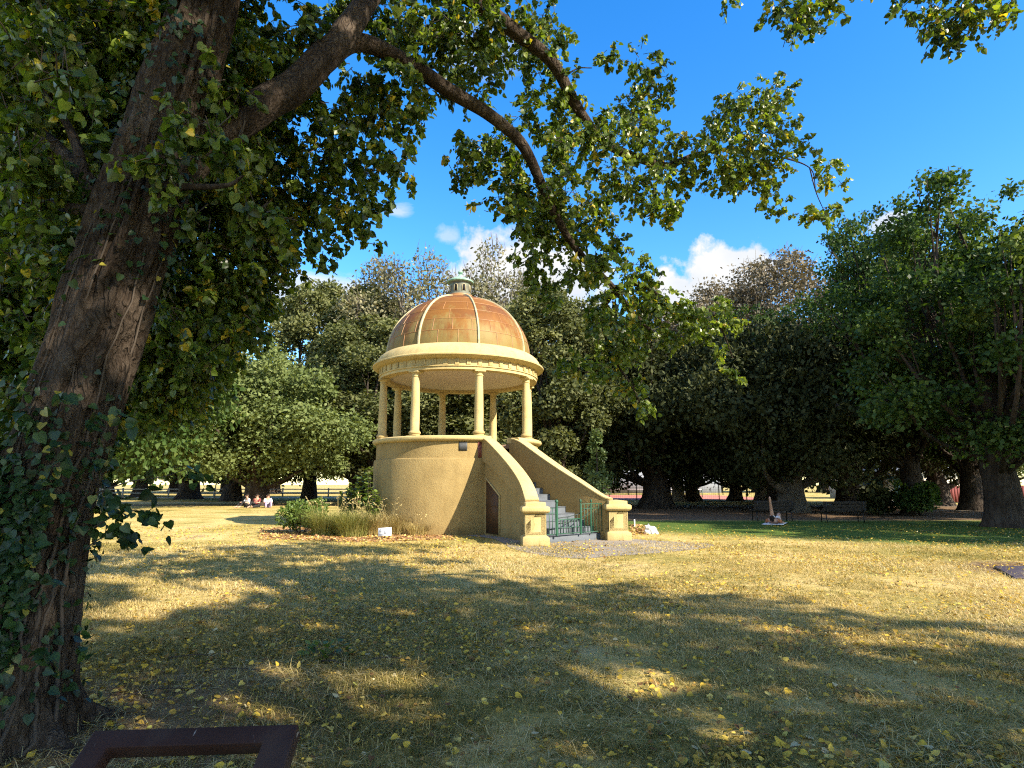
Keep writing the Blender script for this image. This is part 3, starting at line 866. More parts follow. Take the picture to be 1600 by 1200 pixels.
# left of the rotunda
tree('oak', -18.7, 45.2, 'round olive green tree with a thick black trunk where people sit', 11.0, 6.0, .4, GL)
tree('oak', -32.9, 63, 'broad tree whose stout trunk stands in the gap left of the picnic tree', 13.5, 7.4, 2.2, GL)
tree('oak', -25.4, 56, 'dull green tree half hidden just behind the picnic tree', 13, 5.2, 4.1, GL, LM_TALL)
tree('oak', -50, 76, 'pale green tree with a slim trunk beside the big leaning trunk', 12, 6, 1.2, GL)
tree('oak', -44.5, 74, 'small pale tree with a slim dark trunk, second beyond the leaning trunk', 12.5, 5.5, 3.1, GL)
tree('dark', -24.5, 34, 'dark leafy tree filling the gap right behind the big leaning trunk', 14.0, 6.5, 5.3, GL, LM_ELM)
tree('tall', -20.0, 61, 'tall grey green tree rising behind the picnic tree', 22.0, 5.4, .3, GL)
tree('tall', -13.8, 59, 'tall grey green tree with a rounded top left of the dome', 20.5, 5.2, 2.3, GL)
tree('oak', -13.5, 54, 'shaded green tree close to the left edge of the round base', 14, 4.8, 2.9, GL, LM_TALL)
# behind the rotunda
tree('sparse', -10.4, 57, 'thin silvery tree with bare twigs showing left of the lantern', 24.6, 5.8, 0.2, GB)
tree('sparse', -4.8, 60, 'sparse grey tree directly behind the lantern', 23.0, 4.6, 2.0, GB)
tree('sparse', -.8, 57, 'thin grey tree with open top right of the lantern', 24.2, 5.4, 3.6, GB)
tree('tall', -4.4, 54, 'dense tree seen between the columns of the rotunda', 16.5, 6.6, 4.4, GB)
tree('tall', -11.2, 51, 'dense dark tree behind the left columns of the rotunda', 15.5, 5.2, .9, GB)
tree('tall', 2.9, 37.5, 'dense olive green tree right of the dome', 13.6, 3.8, 1.7, GB)
tree('tall', 5.6, 41, 'olive green tree partly hidden by the long hanging branch', 12.6, 3.4, 2.8, GB)
tree('dark', 1.0, 60, 'low dark tree filling the space behind the stair', 10, 6.0, .5, GB)
# right side
tree('dark', 9.6, 41, 'wide black green tree with a forked trunk right of the stair', 11.4, 6.8, 1.1, GR)
tree('dark', 15.8, 35, 'dark tree whose pale limb shows behind the empty benches', 10.6, 5.4, 4.0, GR, barkm=BARK_PALE)
tree('dark', 22.6, 41.5, 'dark tree with a straight trunk behind the right hand bench', 11.6, 5.8, 2.2, GR)
tree('brown', 20.4, 50, 'tall brown grey tree with a dry crown against the sky', 20.2, 6.6, .6, GR)
tree('brown', 14.8, 55, 'brown grey tree behind the wide black tree', 17.4, 5.2, 2.6, GR)
tree('dark', 16.5, 56.5, 'small dark tree in front of the tennis court fence, nearest the stair', 9.5, 4.6, 3.3, GR)
tree('dark', 20.6, 57, 'small dark tree at the middle of the tennis court fence', 9.0, 4.4, .2, GR)
tree('dark', 22.8, 55.5, 'small dark tree at the far end of the tennis court fence', 9.0, 4.2, 5.0, GR)
tree('elm', 20.8, 32.0, 'tall open topped green tree with leafy tufts against the sky', 17.6, 4.9, .9, GR)
tree('elm', 18.4, 23.2, 'big green tree with a thick bark trunk at the right edge of the lawn', 14.4, 5.3, 2.5, GR)
tree('elm', 27.5, 37, 'green tree behind the shrub near the dark red fence', 14.5, 5.6, 4.2, GR)
tree('elm', 16.4, 38.6, 'mid green tree rising above the dark tree with the pale limb', 13.6, 4.4, 1.9, GR)
tree('dark', 31, 45, 'dark tree in front of the dark red fence', 11, 5.5, .4, GR)
tree('elm', 33, 25, 'green tree standing past the right edge of the lawn, shading the benches', 16, 6.2, .4, 'trees outside the view that shade the lawn')
tree('elm', 27.5, 12.0, 'green tree standing past the right edge of the lawn, shading the turf', 16, 6.6, 3.4, 'trees outside the view that shade the lawn')
# far row that closes the view
rng = np.random.default_rng(3)
for i in range(22):
    x = -105 + i * 11.5 + rng.uniform(-2, 2); y = rng.uniform(92, 112)
    tree(['oak', 'tall', 'dark', 'oak'][i % 4], x, y, 'far tree in the row that closes the park', rng.uniform(11, 15), rng.uniform(6.5, 8.5), rng.uniform(0, 6), 'far trees closing the park')

# ---- slim young conifer right of the stair
rng = np.random.default_rng(15)
e = thing('young_conifer', 'slim light green young tree just right of the stair', 'tree', (4.3, 31, 0))
mb = MB(); n = 3000; k = 22
zc = np.linspace(.4, 4.3, k) + rng.normal(size=k) * .12; ac = rng.random(k) * 2 * PI; rc_ = np.interp(zc, [.3, 1.5, 4.4], [.75, .62, .05]) * rng.uniform(.5, 1.1, k)
C0 = np.stack([rc_ * np.cos(ac), rc_ * np.sin(ac), zc], 1); q_ = rng.integers(0, k, n); d = rdir(rng, n)
P = C0[q_] + d * (np.interp(zc[q_], [.3, 4.4], [.42, .13]) * rng.random(n) ** .5)[:, None] * np.array((1, 1, 1.2)); P[:, 2] = np.abs(P[:, 2])
add_leaves(mb, 'rhomb', P, norm(d + rdir(rng, n) * .5), rdir(rng, n), .17 * rng.uniform(.6, 1.3, n), np.clip(rng.normal(.5, .25, n), 0, 1)); mb.build('foliage', LM_CYP, e)
mb = MB(); mb.tube([(0, 0, -.05), (0, 0, 2), (0, 0, 4.3)], [.06, .04, .01], 8); mb.build('trunk', BARK_FAR, e, True)


# ---- shrubs and planting
def bush(name, label, cat, x, y, R, H, n, ls, mat, seed, group=None, stems=9):
    rng = np.random.default_rng(seed); e = thing(name, label, cat, (x, y, 0), 0, group)
    k = 14; C = np.stack([rng.uniform(-.6, .6, k) * R, rng.uniform(-.6, .6, k) * R, rng.uniform(.3, .75, k) * H], 1); rr = rng.uniform(.25, .42, k) * min(R, H)
    idx = rng.integers(0, k, n); d = rdir(rng, n)
    P = C[idx] + d * (rr[idx] * (.4 + .6 * rng.random(n) ** .5))[:, None]; P[:, 2] = np.abs(P[:, 2]) + .03
    mb = MB(); add_leaves(mb, 'leaf', P, norm(d + rdir(rng, n) * .8), norm(rdir(rng, n) + np.array((0, 0, .6)) + d * .6), ls * rng.uniform(.6, 1.3, n), np.clip(rng.normal(.5, .22, n), 0, 1))
    mb.build('foliage', mat, e)
    mb = MB()
    for q in C[:stems]: mb.tube(smooth_path([(q[0] * .2, q[1] * .2, -.03), q * np.array((.7, .7, .5)), q], 6), np.linspace(.018, .006, 6), 5)
    mb.build('stems', TWIG, e, True)
    return e


gx, gy = ground(455, 836)
bush('shrub', 'rounded bright green shrub at the left end of the bark bed', 'shrub', gx + .05, gy + .7, .78, 1.15, 3800, .085, LM_SHRUB, 5)
gx, gy = ground(1437, 806)
bush('shrub', 'leafy light green shrub under the dark trees behind the lawn', 'shrub', gx, gy, 1.3, 1.7, 3600, .16, LM_ELM, 6)
bush('shrub', 'dark shrub in the shade left of the light green shrub', 'shrub', gx - 1.6, gy + .8, 1.2, 1.5, 2600, .16, LM_DARK, 8)

M_STRAW = leaf_mat('straw_blade', [(0, (.26, .23, .075)), (.5, (.46, .38, .15)), (1, (.62, .50, .25))], .3, .6, (1.1, 1, .7))
M_BLADE = leaf_mat('green_blade', [(0, (.12, .15, .035)), (.5, (.26, .27, .075)), (1, (.48, .42, .17))], .3, .5, (1.2, 1.2, .6))


def blades(mb, P, D, L, W, tint, bend=.35):
    """curved two-segment blades from P along D"""
    n = len(P)
    S = norm(np.cross(D, np.array((0, 0, 1.0)) + np.zeros_like(D)) + 1e-4) * (W / 2)[:, None]
    hz = D.copy(); hz[:, 2] = 0; hz = norm(hz + 1e-6)
    m1 = P + D * (L * .55)[:, None]
    tip = P + D * (L * .9)[:, None] + hz * (L * bend)[:, None] - np.array((0, 0, 1.0)) * (L * bend * .35)[:, None]
    V = np.stack([P - S, P + S, m1 + S * .8, m1 - S * .8, tip], 1).reshape(-1, 3)
    o = (np.arange(n) * 5)[:, None]
    mb.add(V, [o + np.array([[0, 1, 2, 3]]), o + np.array([[3, 2, 4]])], 0, np.repeat(tint, 5))


def tuft(name, label, x, y, R, H, n, mat, seed, lean=.35, group=None, heads=0):
    rng = np.random.default_rng(seed); e = thing(name, label, 'ornamental grass', (x, y, 0), 0, group)
    mb = MB(); a = rng.random(n) * 2 * PI; r = R * .55 * rng.random(n) ** .6
    P = np.stack([r * np.cos(a), r * np.sin(a) * .7, np.zeros(n)], 1)
    D = norm(np.stack([np.cos(a) * lean * rng.random(n) * 1.6 + rng.normal(size=n) * .14, np.sin(a) * lean * rng.random(n) + rng.normal(size=n) * .14, np.ones(n)], 1))
    blades(mb, P, D, H * rng.uniform(.45, 1.15, n), rng.uniform(.006, .013, n), np.clip(rng.normal(.5, .25, n), 0, 1))
    mb.build('blades', mat, e)
    if heads:
        mb = MB(); q = rng.integers(0, n, heads)
        for i in q:
            p0 = P[i]; p1 = p0 + D[i] * H * rng.uniform(.95, 1.3); p2 = p1 + np.array((D[i][0], D[i][1], .2)) * .22
            mb.tube(np.array([p0, p1, p2]), [.003, .003, .002], 3, cap=False, tint=rng.uniform(.4, 1)); 
            kk = 5; PP = p1 + (p2 - p1) * np.linspace(0, 1, kk)[:, None]
            add_leaves(mb, 'rhomb', PP, rdir(rng, kk) * .6 + (p2 - p1) / .22, rdir(rng, kk), np.full(kk, .04), rng.uniform(.6, 1, kk))
        mb.build('seed_heads', M_STRAW, e)
    return e


for i, (u, v, R, H, n, mt, heads, lab) in enumerate([
        (505, 838, .85, 1.1, 1500, M_BLADE, 60, 'tall green grass clump beside the rounded shrub'),
        (545, 840, .8, 1.1, 1500, M_BLADE, 70, 'tall yellow green grass clump at the middle of the bark bed'),
        (580, 838, .75, 1.0, 1000, M_STRAW, 60, 'straw coloured grass clump behind the small white board'),
        (618, 836, .7, .95, 700, M_STRAW, 50, 'dry wispy grass clump against the lit round base'),
        (650, 838, .55, .6, 360, M_STRAW, 30, 'low dry grass clump at the right end of the bark bed')]):
    gx, gy = ground(u, v); tuft('grass_clump', lab, gx, gy + .35, R, H * .92, n, mt, 30 + i, .42, 'grass clumps in the bark bed', heads // 4)


def tall_plant(label, x, y, H, seed, group, name='tall_leafy_plant'):
    rng = np.random.default_rng(seed); e = thing(name, label, 'plant', (x, y, 0), 0, group); st = MB(); lf = MB()
    for k in range(5):
        a = rng.random() * 6.28; b = np.array((math.cos(a), math.sin(a), 0)) * rng.uniform(.03, .12); tp = b * rng.uniform(2, 4) + np.array((0, 0, H * rng.uniform(.7, 1.05)))
        pth = smooth_path([b, (b + tp) / 2 + rng.normal(size=3) * .03, tp], 14); st.tube(pth, np.linspace(.012, .005, 14), 5)
        P = np.repeat(pth[3:], 4, 0); n = len(P); d = rdir(rng, n) * np.array((1, 1, .35)); d[:, 2] += .1
        add_leaves(lf, 'leaf', P, d, norm(rdir(rng, n) * .4 + np.array((0, 0, 1))), rng.uniform(.10, .2, n), np.clip(rng.normal(.6, .2, n), 0, 1))
    st.build('stems', TWIG, e, True); lf.build('foliage', LM_SHRUB, e)


for i, (u, dy, H, lab) in enumerate([(538, 1.4, 1.75, 'tall leafy plant rising behind the grass clumps'), (562, 1.1, 2.05, 'tallest leafy plant close to the left side of the round base'),
                                     (520, 1.9, 1.5, 'leafy plant left of the two tallest plants in the bed'), (574, .7, 1.3, 'short leafy plant touching the round base')]):
    gx, gy = ground(u, 836); tall_plant(lab, gx, gy + dy, H, 60 + i, 'leafy plants in the bark bed')

gx, gy = ground(505, 1030)
rng = np.random.default_rng(77)
e = thing('seedling', 'small green weed seedling growing in the shaded leaf litter', 'plant', (gx, gy, 0)); mb = MB(); n = 46
a = rng.random(n) * 6.28; r = .22 * rng.random(n) ** .5; P = np.stack([r * np.cos(a), r * np.sin(a) * .6, rng.uniform(.02, .13, n)], 1)
add_leaves(mb, 'leaf', P, norm(np.stack([np.cos(a), np.sin(a), np.full(n, .4)], 1) + rdir(rng, n) * .3), norm(rdir(rng, n) * .4 + np.array((0, 0, 1))), rng.uniform(.05, .10, n), np.clip(rng.normal(.4, .2, n), 0, 1))
mb.build('foliage', LM_SHRUB, e)
mb = MB()
for i in range(0, n, 3): mb.tube([(0, 0, -.01), P[i]], [.004, .002], 4)
mb.build('stems', TWIG, e)
# ------------------------------------------------------------------ the leaning foreground tree
BT = thing('leaning_tree', 'huge leaning tree with furrowed bark, ivy and branches arching over the lawn', 'tree', (-3.28, 4.15, 0))
BO = np.array((-3.28, 4.15, 0))


def rough_tube(mb, pth, rad, k, amp, seed, fx=9.0, fz=1.4):
    V, Fq = tube_geo(pth, rad, k)
    cx = np.repeat(np.asarray(pth), k, 0); d = norm(V - cx)
    rr = np.linalg.norm(V - cx, axis=1)
    ang = np.tile(2 * PI * np.arange(k) / k, len(pth)); hh = np.repeat(np.linalg.norm(np.asarray(pth) - pth[0], axis=1), k)
    R0 = np.mean(rad)
    Q = np.stack([np.cos(ang) * R0 * fx, np.sin(ang) * R0 * fx, hh * fz], 1) + seed
    w = vnoise(Q * .45) * 1.6
    r1 = 1 - np.abs(2 * vnoise(Q * 1.0 + w[:, None]) - 1); r2 = 1 - np.abs(2 * vnoise(Q * 2.3 + 9) - 1)
    big = vnoise(Q * .16 + 4) - .5
    disp = amp * (1.9 * (.5 - r1 ** 2.2) + .35 * (.5 - r2 ** 2)) + amp * 2.2 * big
    mb.add(V + d * disp[:, None], Fq); return V + d * disp[:, None]


TP = smooth_path([(-3.30, 4.15, -.12, .60), (-3.29, 4.15, .12, .47), (-3.23, 4.15, .6, .36), (-3.17, 4.15, 1.2, .31), (-3.05, 4.15, 1.85, .275), (-2.86, 4.15, 2.7, .265), (-2.70, 4.15, 3.5, .265),
                  (-2.56, 4.15, 4.3, .245), (-2.38, 4.2, 5.3, .20), (-2.2, 4.3, 7, .18), (-2.0, 4.5, 9, .10), (-1.9, 4.6, 10.5, .05)], 230)
mb = MB()
TV = rough_tube(mb, TP[:, :3] - BO, TP[:, 3], 200, .032, 3.0, 19.0, 1.5)
# root flare
rng = np.random.default_rng(4)
for a in (-1.2, -.3, .7, 1.9, 3.0, 4.1):
    d = np.array((math.cos(a), math.sin(a), 0))
    rough_tube(mb, smooth_path([d * .25 + (0, 0, .30), d * .40 + (0, 0, .08), d * .58 + (0, 0, -.02), d * .8 + (0, 0, -.10)], 26), np.linspace(.15, .05, 26), 22, .012, a * 5)
trunk = mb.build('trunk', BARK_NEAR, BT, True)
# knot where an old limb was lost
LIMBS = []


def limb(pts, radii, k=28, amp=.012, n=70, name='limb'):
    P = smooth_path(np.array([list(p) + [r] for p, r in zip(pts, radii)]), n)
    m_ = MB(); rough_tube(m_, P[:, :3] - BO, P[:, 3], k, amp, len(LIMBS) * 7.7)
    m_.build(name, BARK_NEAR, BT, True); LIMBS.append(P); return P


A = limb([at(225, 330, 4.15), at(300, 245, 4.3), at(400, 172, 4.6), at(470, 128, 4.85), at(535, 55, 5.15), at(590, -20, 5.6), at(650, -90, 6.2), at(720, -120, 7)],
         [.19, .165, .15, .14, .13, .115, .09, .05], 44, .02, 110)
B = limb([at(500, 100, 5.0), at(560, 66, 5.4), at(640, 100, 5.8), at(700, 140, 6.1), at(765, 180, 6.5), at(815, 225, 6.8), at(845, 285, 7.1), at(870, 340, 7.4), at(905, 395, 7.8), at(960, 452, 8.2), at(990, 490, 8.5), at(1015, 515, 8.7)],
         [.10, .088, .082, .078, .072, .068, .06, .054, .046, .04, .03, .018], 24, .008, 120)
C_ = limb([at(640, -80, 6.1), at(700, -30, 6.4), at(755, 12, 6.7), at(820, 62, 7.1), at(865, 100, 7.4), at(900, 165, 7.7), at(945, 222, 8.1), at(1000, 248, 8.5), at(1045, 258, 8.8), at(1090, 240, 9.1), at(1150, 232, 9.4), at(1210, 243, 9.7), at(1265, 262, 9.9), at(1275, 300, 10)],
          [.11, .10, .095, .09, .085, .078, .068, .058, .048, .036, .026, .018, .012, .008], 24, .008, 130)
D_ = limb([at(175, 330, 4.05), at(110, 250, 4.3), at(60, 205, 4.6), at(0, 170, 5.1), at(-90, 120, 5.6)], [.07, .05, .042, .035, .02], 18, .006)
E_ = limb([at(140, 310, 4.1), at(115, 215, 4.25), at(80, 160, 4.4), at(20, 95, 4.7)], [.04, .028, .022, .015], 14, .004)
F_ = limb([at(150, 330, 4.1), at(90, 320, 4.4), at(0, 280, 4.8), at(-80, 250, 5.2)], [.05, .035, .028, .02], 14, .004)
G_ = limb([at(225, 290, 4.1), at(300, 292, 3.8), at(355, 290, 3.65), at(380, 275, 3.6)], [.035, .024, .016, .008], 12, .003)
H_ = limb([at(985, 440, 8.4), at(1020, 455, 8.7), at(1060, 485, 9), at(1110, 490, 9.2), at(1130, 520, 9.3), at(1145, 560, 9.4)], [.03, .024, .02, .014, .010, .006], 12, .003)
I_ = limb([at(900, 175, 7.7), at(880, 130, 7.6), at(900, 108, 7.6), at(925, 106, 7.6)], [.02, .014, .010, .006], 10, .002)
J_ = limb([at(1265, 262, 9.9), at(1275, 300, 10), at(1290, 335, 10.1)], [.012, .009, .005], 8, .002)
K_ = limb([at(960, 452, 8.2), at(940, 500, 8.3), at(960, 560, 8.4), at(985, 600, 8.5), at(1000, 630, 8.55)], [.03, .022, .016, .011, .006], 12, .003)
# leaf-bearing discs read off the sight lines: pixel, pixel, pixel radius; each gets its own distance and true size
discs = [(770, 80, 45), (830, 90, 50), (880, 160, 50), (920, 215, 50), (950, 92, 24), (1005, 100, 32), (1018, 140, 34), (985, 175, 38), (1000, 205, 40), (1030, 240, 40), (960, 270, 40), (1000, 290, 45), (1035, 318, 32), (1090, 240, 42),
         (1130, 180, 36), (1155, 155, 28), (1195, 160, 38), (1215, 150, 26), (1180, 220, 50), (1130, 260, 38), (1150, 285, 26), (1200, 255, 36), (1232, 205, 20), (1255, 235, 18), (1288, 258, 24), (1302, 285, 18), (1195, 305, 24),
         (1215, 322, 16), (1262, 330, 18), (1308, 325, 18), (1285, 338, 22),
         (700, 60, 70), (640, 50, 60), (740, 120, 50), (650, 140, 52), (700, 200, 45), (730, 250, 42), (705, 290, 32), (738, 310, 26), (780, 240, 52), (800, 290, 50), (840, 310, 50), (880, 300, 48), (850, 360, 50), (832, 400, 32), (842, 440, 24),
         (862, 462, 22), (900, 350, 50), (938, 325, 34), (900, 420, 42), (940, 400, 38), (968, 380, 24), (990, 430, 40), (950, 470, 40), (1010, 470, 46), (930, 505, 26), (1040, 480, 36), (1080, 490, 32), (1118, 490, 30), (1143, 500, 20),
         (1000, 530, 38), (960, 540, 34), (1060, 525, 28), (1100, 525, 24), (1128, 555, 20), (1142, 590, 17), (900, 570, 26), (935, 590, 30), (985, 600, 26), (1003, 632, 22), (980, 500, 36), (960, 565, 28),
         (870, 230, 40), (820, 180, 36), (850, 40, 40), (800, 20, 40), (885, 60, 22), (810, 340, 32), (1060, 290, 24), (1058, 325, 14),
         (480, 40, 60), (560, 130, 46), (600, 150, 46), (640, 200, 46), (570, 200, 46), (520, 180, 56), (460, 230, 58), (520, 260, 56), (580, 270, 40), (620, 255, 44), (660, 240, 34), (480, 320, 56), (540, 330, 44), (572, 372, 20), (590, 330, 22),
         (430, 300, 58), (400, 380, 58), (450, 385, 44), (432, 425, 32), (562, 410, 14), (400, 200, 56), (380, 100, 66), (450, 110, 56), (600, 30, 56), (540, 20, 50), (700, 20, 50), (750, 40, 50), (365, 300, 60), (350, 380, 60), (330, 460, 60), (380, 450, 44),
         (505, 375, 34), (610, 300, 26)]
rng = np.random.default_rng(8)
for _ in range(66): discs.append((rng.uniform(-90, 300), rng.uniform(-90, 420), 60))
for _ in range(36): discs.append((rng.uniform(200, 400), rng.uniform(-60, 480), 55))
for _ in range(46): discs.append((rng.uniform(-90, 330), rng.uniform(400, 640), 52))
for _ in range(22): discs.append((rng.uniform(250, 400), rng.uniform(430, 560), 40))


def dist_for(u, v):
    if u < 330:
        if v > 420: return rng.uniform(6.2, 9.5)
        return rng.uniform(5.0, 8.2)
    if u < 700: return np.interp(u, [330, 700], [4.9, 6.3]) + rng.uniform(-.3, 1.0) + (1.0 if v > 250 and u < 480 else 0)
    yb = np.interp(u, [700, 1000, 1300], [6.5, 8.4, 10.0])
    return yb + rng.uniform(-.6, .6)


SPR = []; SD = []; SL = []
for (u, v, r) in discs:
    Y = dist_for(u, v); dens = 1.0
    c0 = at(u, v, Y); Rm = r * (c0[1] * CP) / F
    n = max(4, int(46 * (Rm / .45) ** 2 * (1.9 if u < 330 else (1.25 if u < 480 else (1.05 if v > 330 else 1.15)))))
    q = rdir(rng, n) * (rng.random((n, 1)) ** (.45 if u < 480 else .62)) * np.array((Rm, Rm * 1.5, Rm)) * (1 if u < 480 else .92)
    SPR.append(c0 + q); dd = norm(q / Rm * .8 + rdir(rng, n) * .8 + np.array((0, 0, -.35))); SD.append(dd); SL.append(np.full(n, min(.28, Rm * .6)) * rng.uniform(.7, 1.2, n))
# sprays close to the trunk, in front of it and at its sides
for (u, v, Y, r, n) in [(120, 130, 3.5, 40, 10), (280, 190, 3.75, 34, 9), (250, 255, 3.7, 30, 8), (350, 220, 3.8, 40, 12), (300, 330, 3.9, 40, 10), (200, 345, 3.65, 22, 5), (330, 130, 4.2, 45, 14), (290, 60, 4.4, 40, 12), (60, 60, 3.9, 60, 16), (20, 240, 3.9, 50, 14),
                        (430, 360, 4.2, 30, 10), (410, 330, 4.1, 24, 7), (60, 400, 4.6, 60, 14), (30, 500, 4.6, 60, 14), (270, 480, 4.9, 40, 12), (300, 560, 5.2, 36, 10), (20, 620, 4.4, 40, 8), (30, 175, 4.2, 45, 14), (-10, 120, 4.4, 50, 14), (80, 250, 4.05, 40, 12), (25, 90, 4.3, 45, 12), (60, 320, 4.2, 45, 12)]:
    c0 = at(u, v, Y); Rm = r * Y / F; q = rdir(rng, n) * Rm * (rng.random((n, 1)) ** .5)
    SPR.append(c0 + q); SD.append(norm(rdir(rng, n) + np.array((0, 0, -.5)))); SL.append(np.full(n, .22))
# the crown above and behind the frame
n = 900
q = rdir(rng, n) * (rng.random((n, 1)) ** .4) * np.array((5.0, 4.6, 3.0)) + np.array((-1.8, 4.2, 8.6))
ok = q[:, 2] > 1.6 + .90 * np.maximum(q[:, 1], 0) + .5
ok &= q[:, 2] > 5.2
q = q[ok]; SPR.append(q); SD.append(norm(rdir(rng, len(q)) + np.array((0, 0, -.3)))); SL.append(np.full(len(q), .40))
SPR = np.concatenate(SPR); SD = np.concatenate(SD); SL = np.concatenate(SL)
# holes cut in the canopies along the sun's direction to place sun patches: (place the beam reaches, radius of the opening)
SUNV = np.array(SUN)
BEAMS = [(np.array((*ground(u, v), 0)), r) for u, v, r in [(862, 1150, .22), (905, 1112, .18), (800, 1045, .30), (1000, 1072, .26), (175, 905, .45), (270, 930, .55), (190, 955, .40), (350, 915, .45), (425, 1068, .34), (545, 1056, .26), (330, 1112, .26), (470, 1120, .22),
                                                     (1290, 1000, .22)]]
BEAMS += [(at(178, 455, 3.85), .26), (at(205, 400, 3.85), .2), (at(540, 50, 5.1), .1)]


def gaps(P, extra):
    k = np.ones(len(P), bool)
    for g, r in BEAMS:
        w = P - g; tt = w @ SUNV
        k &= ~((np.linalg.norm(w - tt[:, None] * SUNV, axis=1) < r + extra) & (tt > .25))
    return k


kp = gaps(SPR, .08)
SPR, SD, SL = SPR[kp], SD[kp], SL[kp]


def sprays(SPR, SD, SL, m, size, rng, origin, tint_mu=.42, tint_sd=.2, yellow=.05, kindl='heart'):
    S = len(SPR)
    tpar = (np.arange(m) + .6) / m
    side = norm(np.cross(SD, np.array((0, 0, 1.0)) + rng.normal(size=(S, 3)) * .3))
    alt = np.where(np.arange(m) % 2 == 0, 1.0, -1.0)
    P = SPR[:, None] + SD[:, None] * (SL[:, None] * tpar[None])[..., None]
    P[..., 2] -= .30 * SL[:, None] * tpar[None] ** 2
    P = P + rng.normal(size=P.shape) * .02
    D = SD[:, None] * .45 + side[:, None] * alt[None, :, None] + rng.normal(size=P.shape) * .45; D[..., 2] -= .8
    Nn = rng.normal(size=P.shape) * .75; Nn[..., 2] += .35
    st = rng.normal(size=S) * .10; yb = rng.random(S) < yellow
    tint = np.clip(tint_mu + st[:, None] + rng.normal(size=(S, m)) * tint_sd, 0, .84)
    yl = (rng.random((S, m)) < .02) | (yb[:, None] & (rng.random((S, m)) < .5))
    tint = np.where(yl, rng.uniform(.88, 1, (S, m)), tint)
    P = P.reshape(-1, 3) - origin
    mb = MB(); add_leaves(mb, kindl, P, D.reshape(-1, 3), Nn.reshape(-1, 3), size * rng.uniform(.6, 1.25, S * m), tint.ravel())
    tw = MB()
    e = SPR + SD * SL[:, None]; e[:, 2] -= .30 * SL
    mid = SPR + SD * SL[:, None] * .5; mid[:, 2] -= .075 * SL
    st0 = SPR - SD * (SL * .5)[:, None]
    V = []; w = np.array([.0055, .004, .003, .0015])
    pts = np.stack([st0, SPR, mid, e], 1) - origin
    s2 = norm(np.cross(SD, side))
    ring = []
    for j in range(3):
        a = 2 * PI * j / 3; ring.append(pts + (math.cos(a) * side[:, None] + math.sin(a) * s2[:, None]) * w[None, :, None])
    V = np.stack(ring, 2).reshape(-1, 3)                     # S,4,3ring
    o = (np.arange(S) * 12)[:, None, None]
    f = np.array([[(i * 3 + j, i * 3 + (j + 1) % 3, (i + 1) * 3 + (j + 1) % 3, (i + 1) * 3 + j) for j in range(3)] for i in range(3)]).reshape(1, 9, 4)
    tw.add(V, (o + f).reshape(-1, 4))
    return mb, tw


print('sprays', len(SPR))
TM = np.interp(SPR[:, 0] / np.maximum(SPR[:, 1], .1), [-.1, .12, .4], [.38, .47, .56])[:, None]  # sunlit look put into the leaf colour: lighter tint towards the right
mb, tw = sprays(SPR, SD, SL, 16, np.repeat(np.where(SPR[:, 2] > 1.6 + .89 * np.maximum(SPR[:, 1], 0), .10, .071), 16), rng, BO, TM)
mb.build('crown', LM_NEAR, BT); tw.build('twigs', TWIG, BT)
# ivy over the trunk: leaves sit on the bark surface
V = TV; n = 4600
zz = V[:, 2]
ang = np.arctan2(V[:, 1], V[:, 0] - np.interp(zz, TP[:, 2], TP[:, 0] - BO[0]))
w = np.exp(-((zz - 1.6) / .42) ** 2) * (.12 + .88 * (np.cos(ang + 2.3) > .15)) * 1.0 + np.exp(-((zz - .75) / .40) ** 2) * (np.cos(ang + 2.3) > .1) + .22 * np.exp(-((zz - 3.3) / .35) ** 2) + .10 * (zz > 3.5) * (zz < 6) + .05 * (zz < 2.4) * (zz > .2)
w *= .25 + 1.5 * vnoise(V * 2.4 + 31) ** 2
w[zz < .05] = 0
pi_ = rng.choice(len(V), n, p=w / w.sum())
cx = np.stack([np.interp(zz[pi_], TP[:, 2], TP[:, 0] - BO[0]), np.interp(zz[pi_], TP[:, 2], TP[:, 1] - BO[1]), zz[pi_]], 1)
o_ = norm(V[pi_] - cx); P = V[pi_] + o_ * rng.uniform(.015, .10, n)[:, None] * (.4 + 1.2 * vnoise(V[pi_] * 3 + 5))[:, None]
mb = MB(); add_leaves(mb, 'heart', P, norm(rdir(rng, n) * .8 + np.array((0, 0, -.7)) + o_ * .5), norm(o_ * .9 + rdir(rng, n) * .6 + np.array((0, 0, .5))), .054 * rng.uniform(.5, 1.35, n), np.where(rng.random(n) < .04, .95, np.clip(rng.normal(.42, .22, n), 0, .86)))
# hanging sprays off the ivy
SPi = np.array([at(u, v, Y) for u, v, Y in [(168, 800, 3.9), (185, 792, 3.9), (205, 806, 3.9), (222, 800, 3.95), (160, 820, 3.9), (190, 828, 3.9), (232, 740, 4.0), (285, 740, 4.0), (295, 728, 4.0), (150, 770, 3.85), (30, 640, 3.8), (60, 760, 3.65), (90, 620, 3.7), (25, 850, 3.6),
                                              (45, 905, 3.6), (75, 1010, 3.6), (120, 980, 3.75), (80, 690, 3.65), (150, 640, 3.75), (180, 640, 3.85), (110, 800, 3.7)]])
mb2, tw2 = sprays(SPi, norm(rdir(rng, len(SPi)) * .5 + np.array((.6, -.2, -.35))), np.full(len(SPi), .17), 10, .075, rng, BO)
for a_, b_ in zip(mb2.v, mb2.t): pass
off = mb.n
mb.v += mb2.v; mb.t += mb2.t; mb.f += [(f + off, m) for f, m in mb2.f]; mb.n += mb2.n
mb.build('ivy', LM_IVY, BT); 
vm = MB()
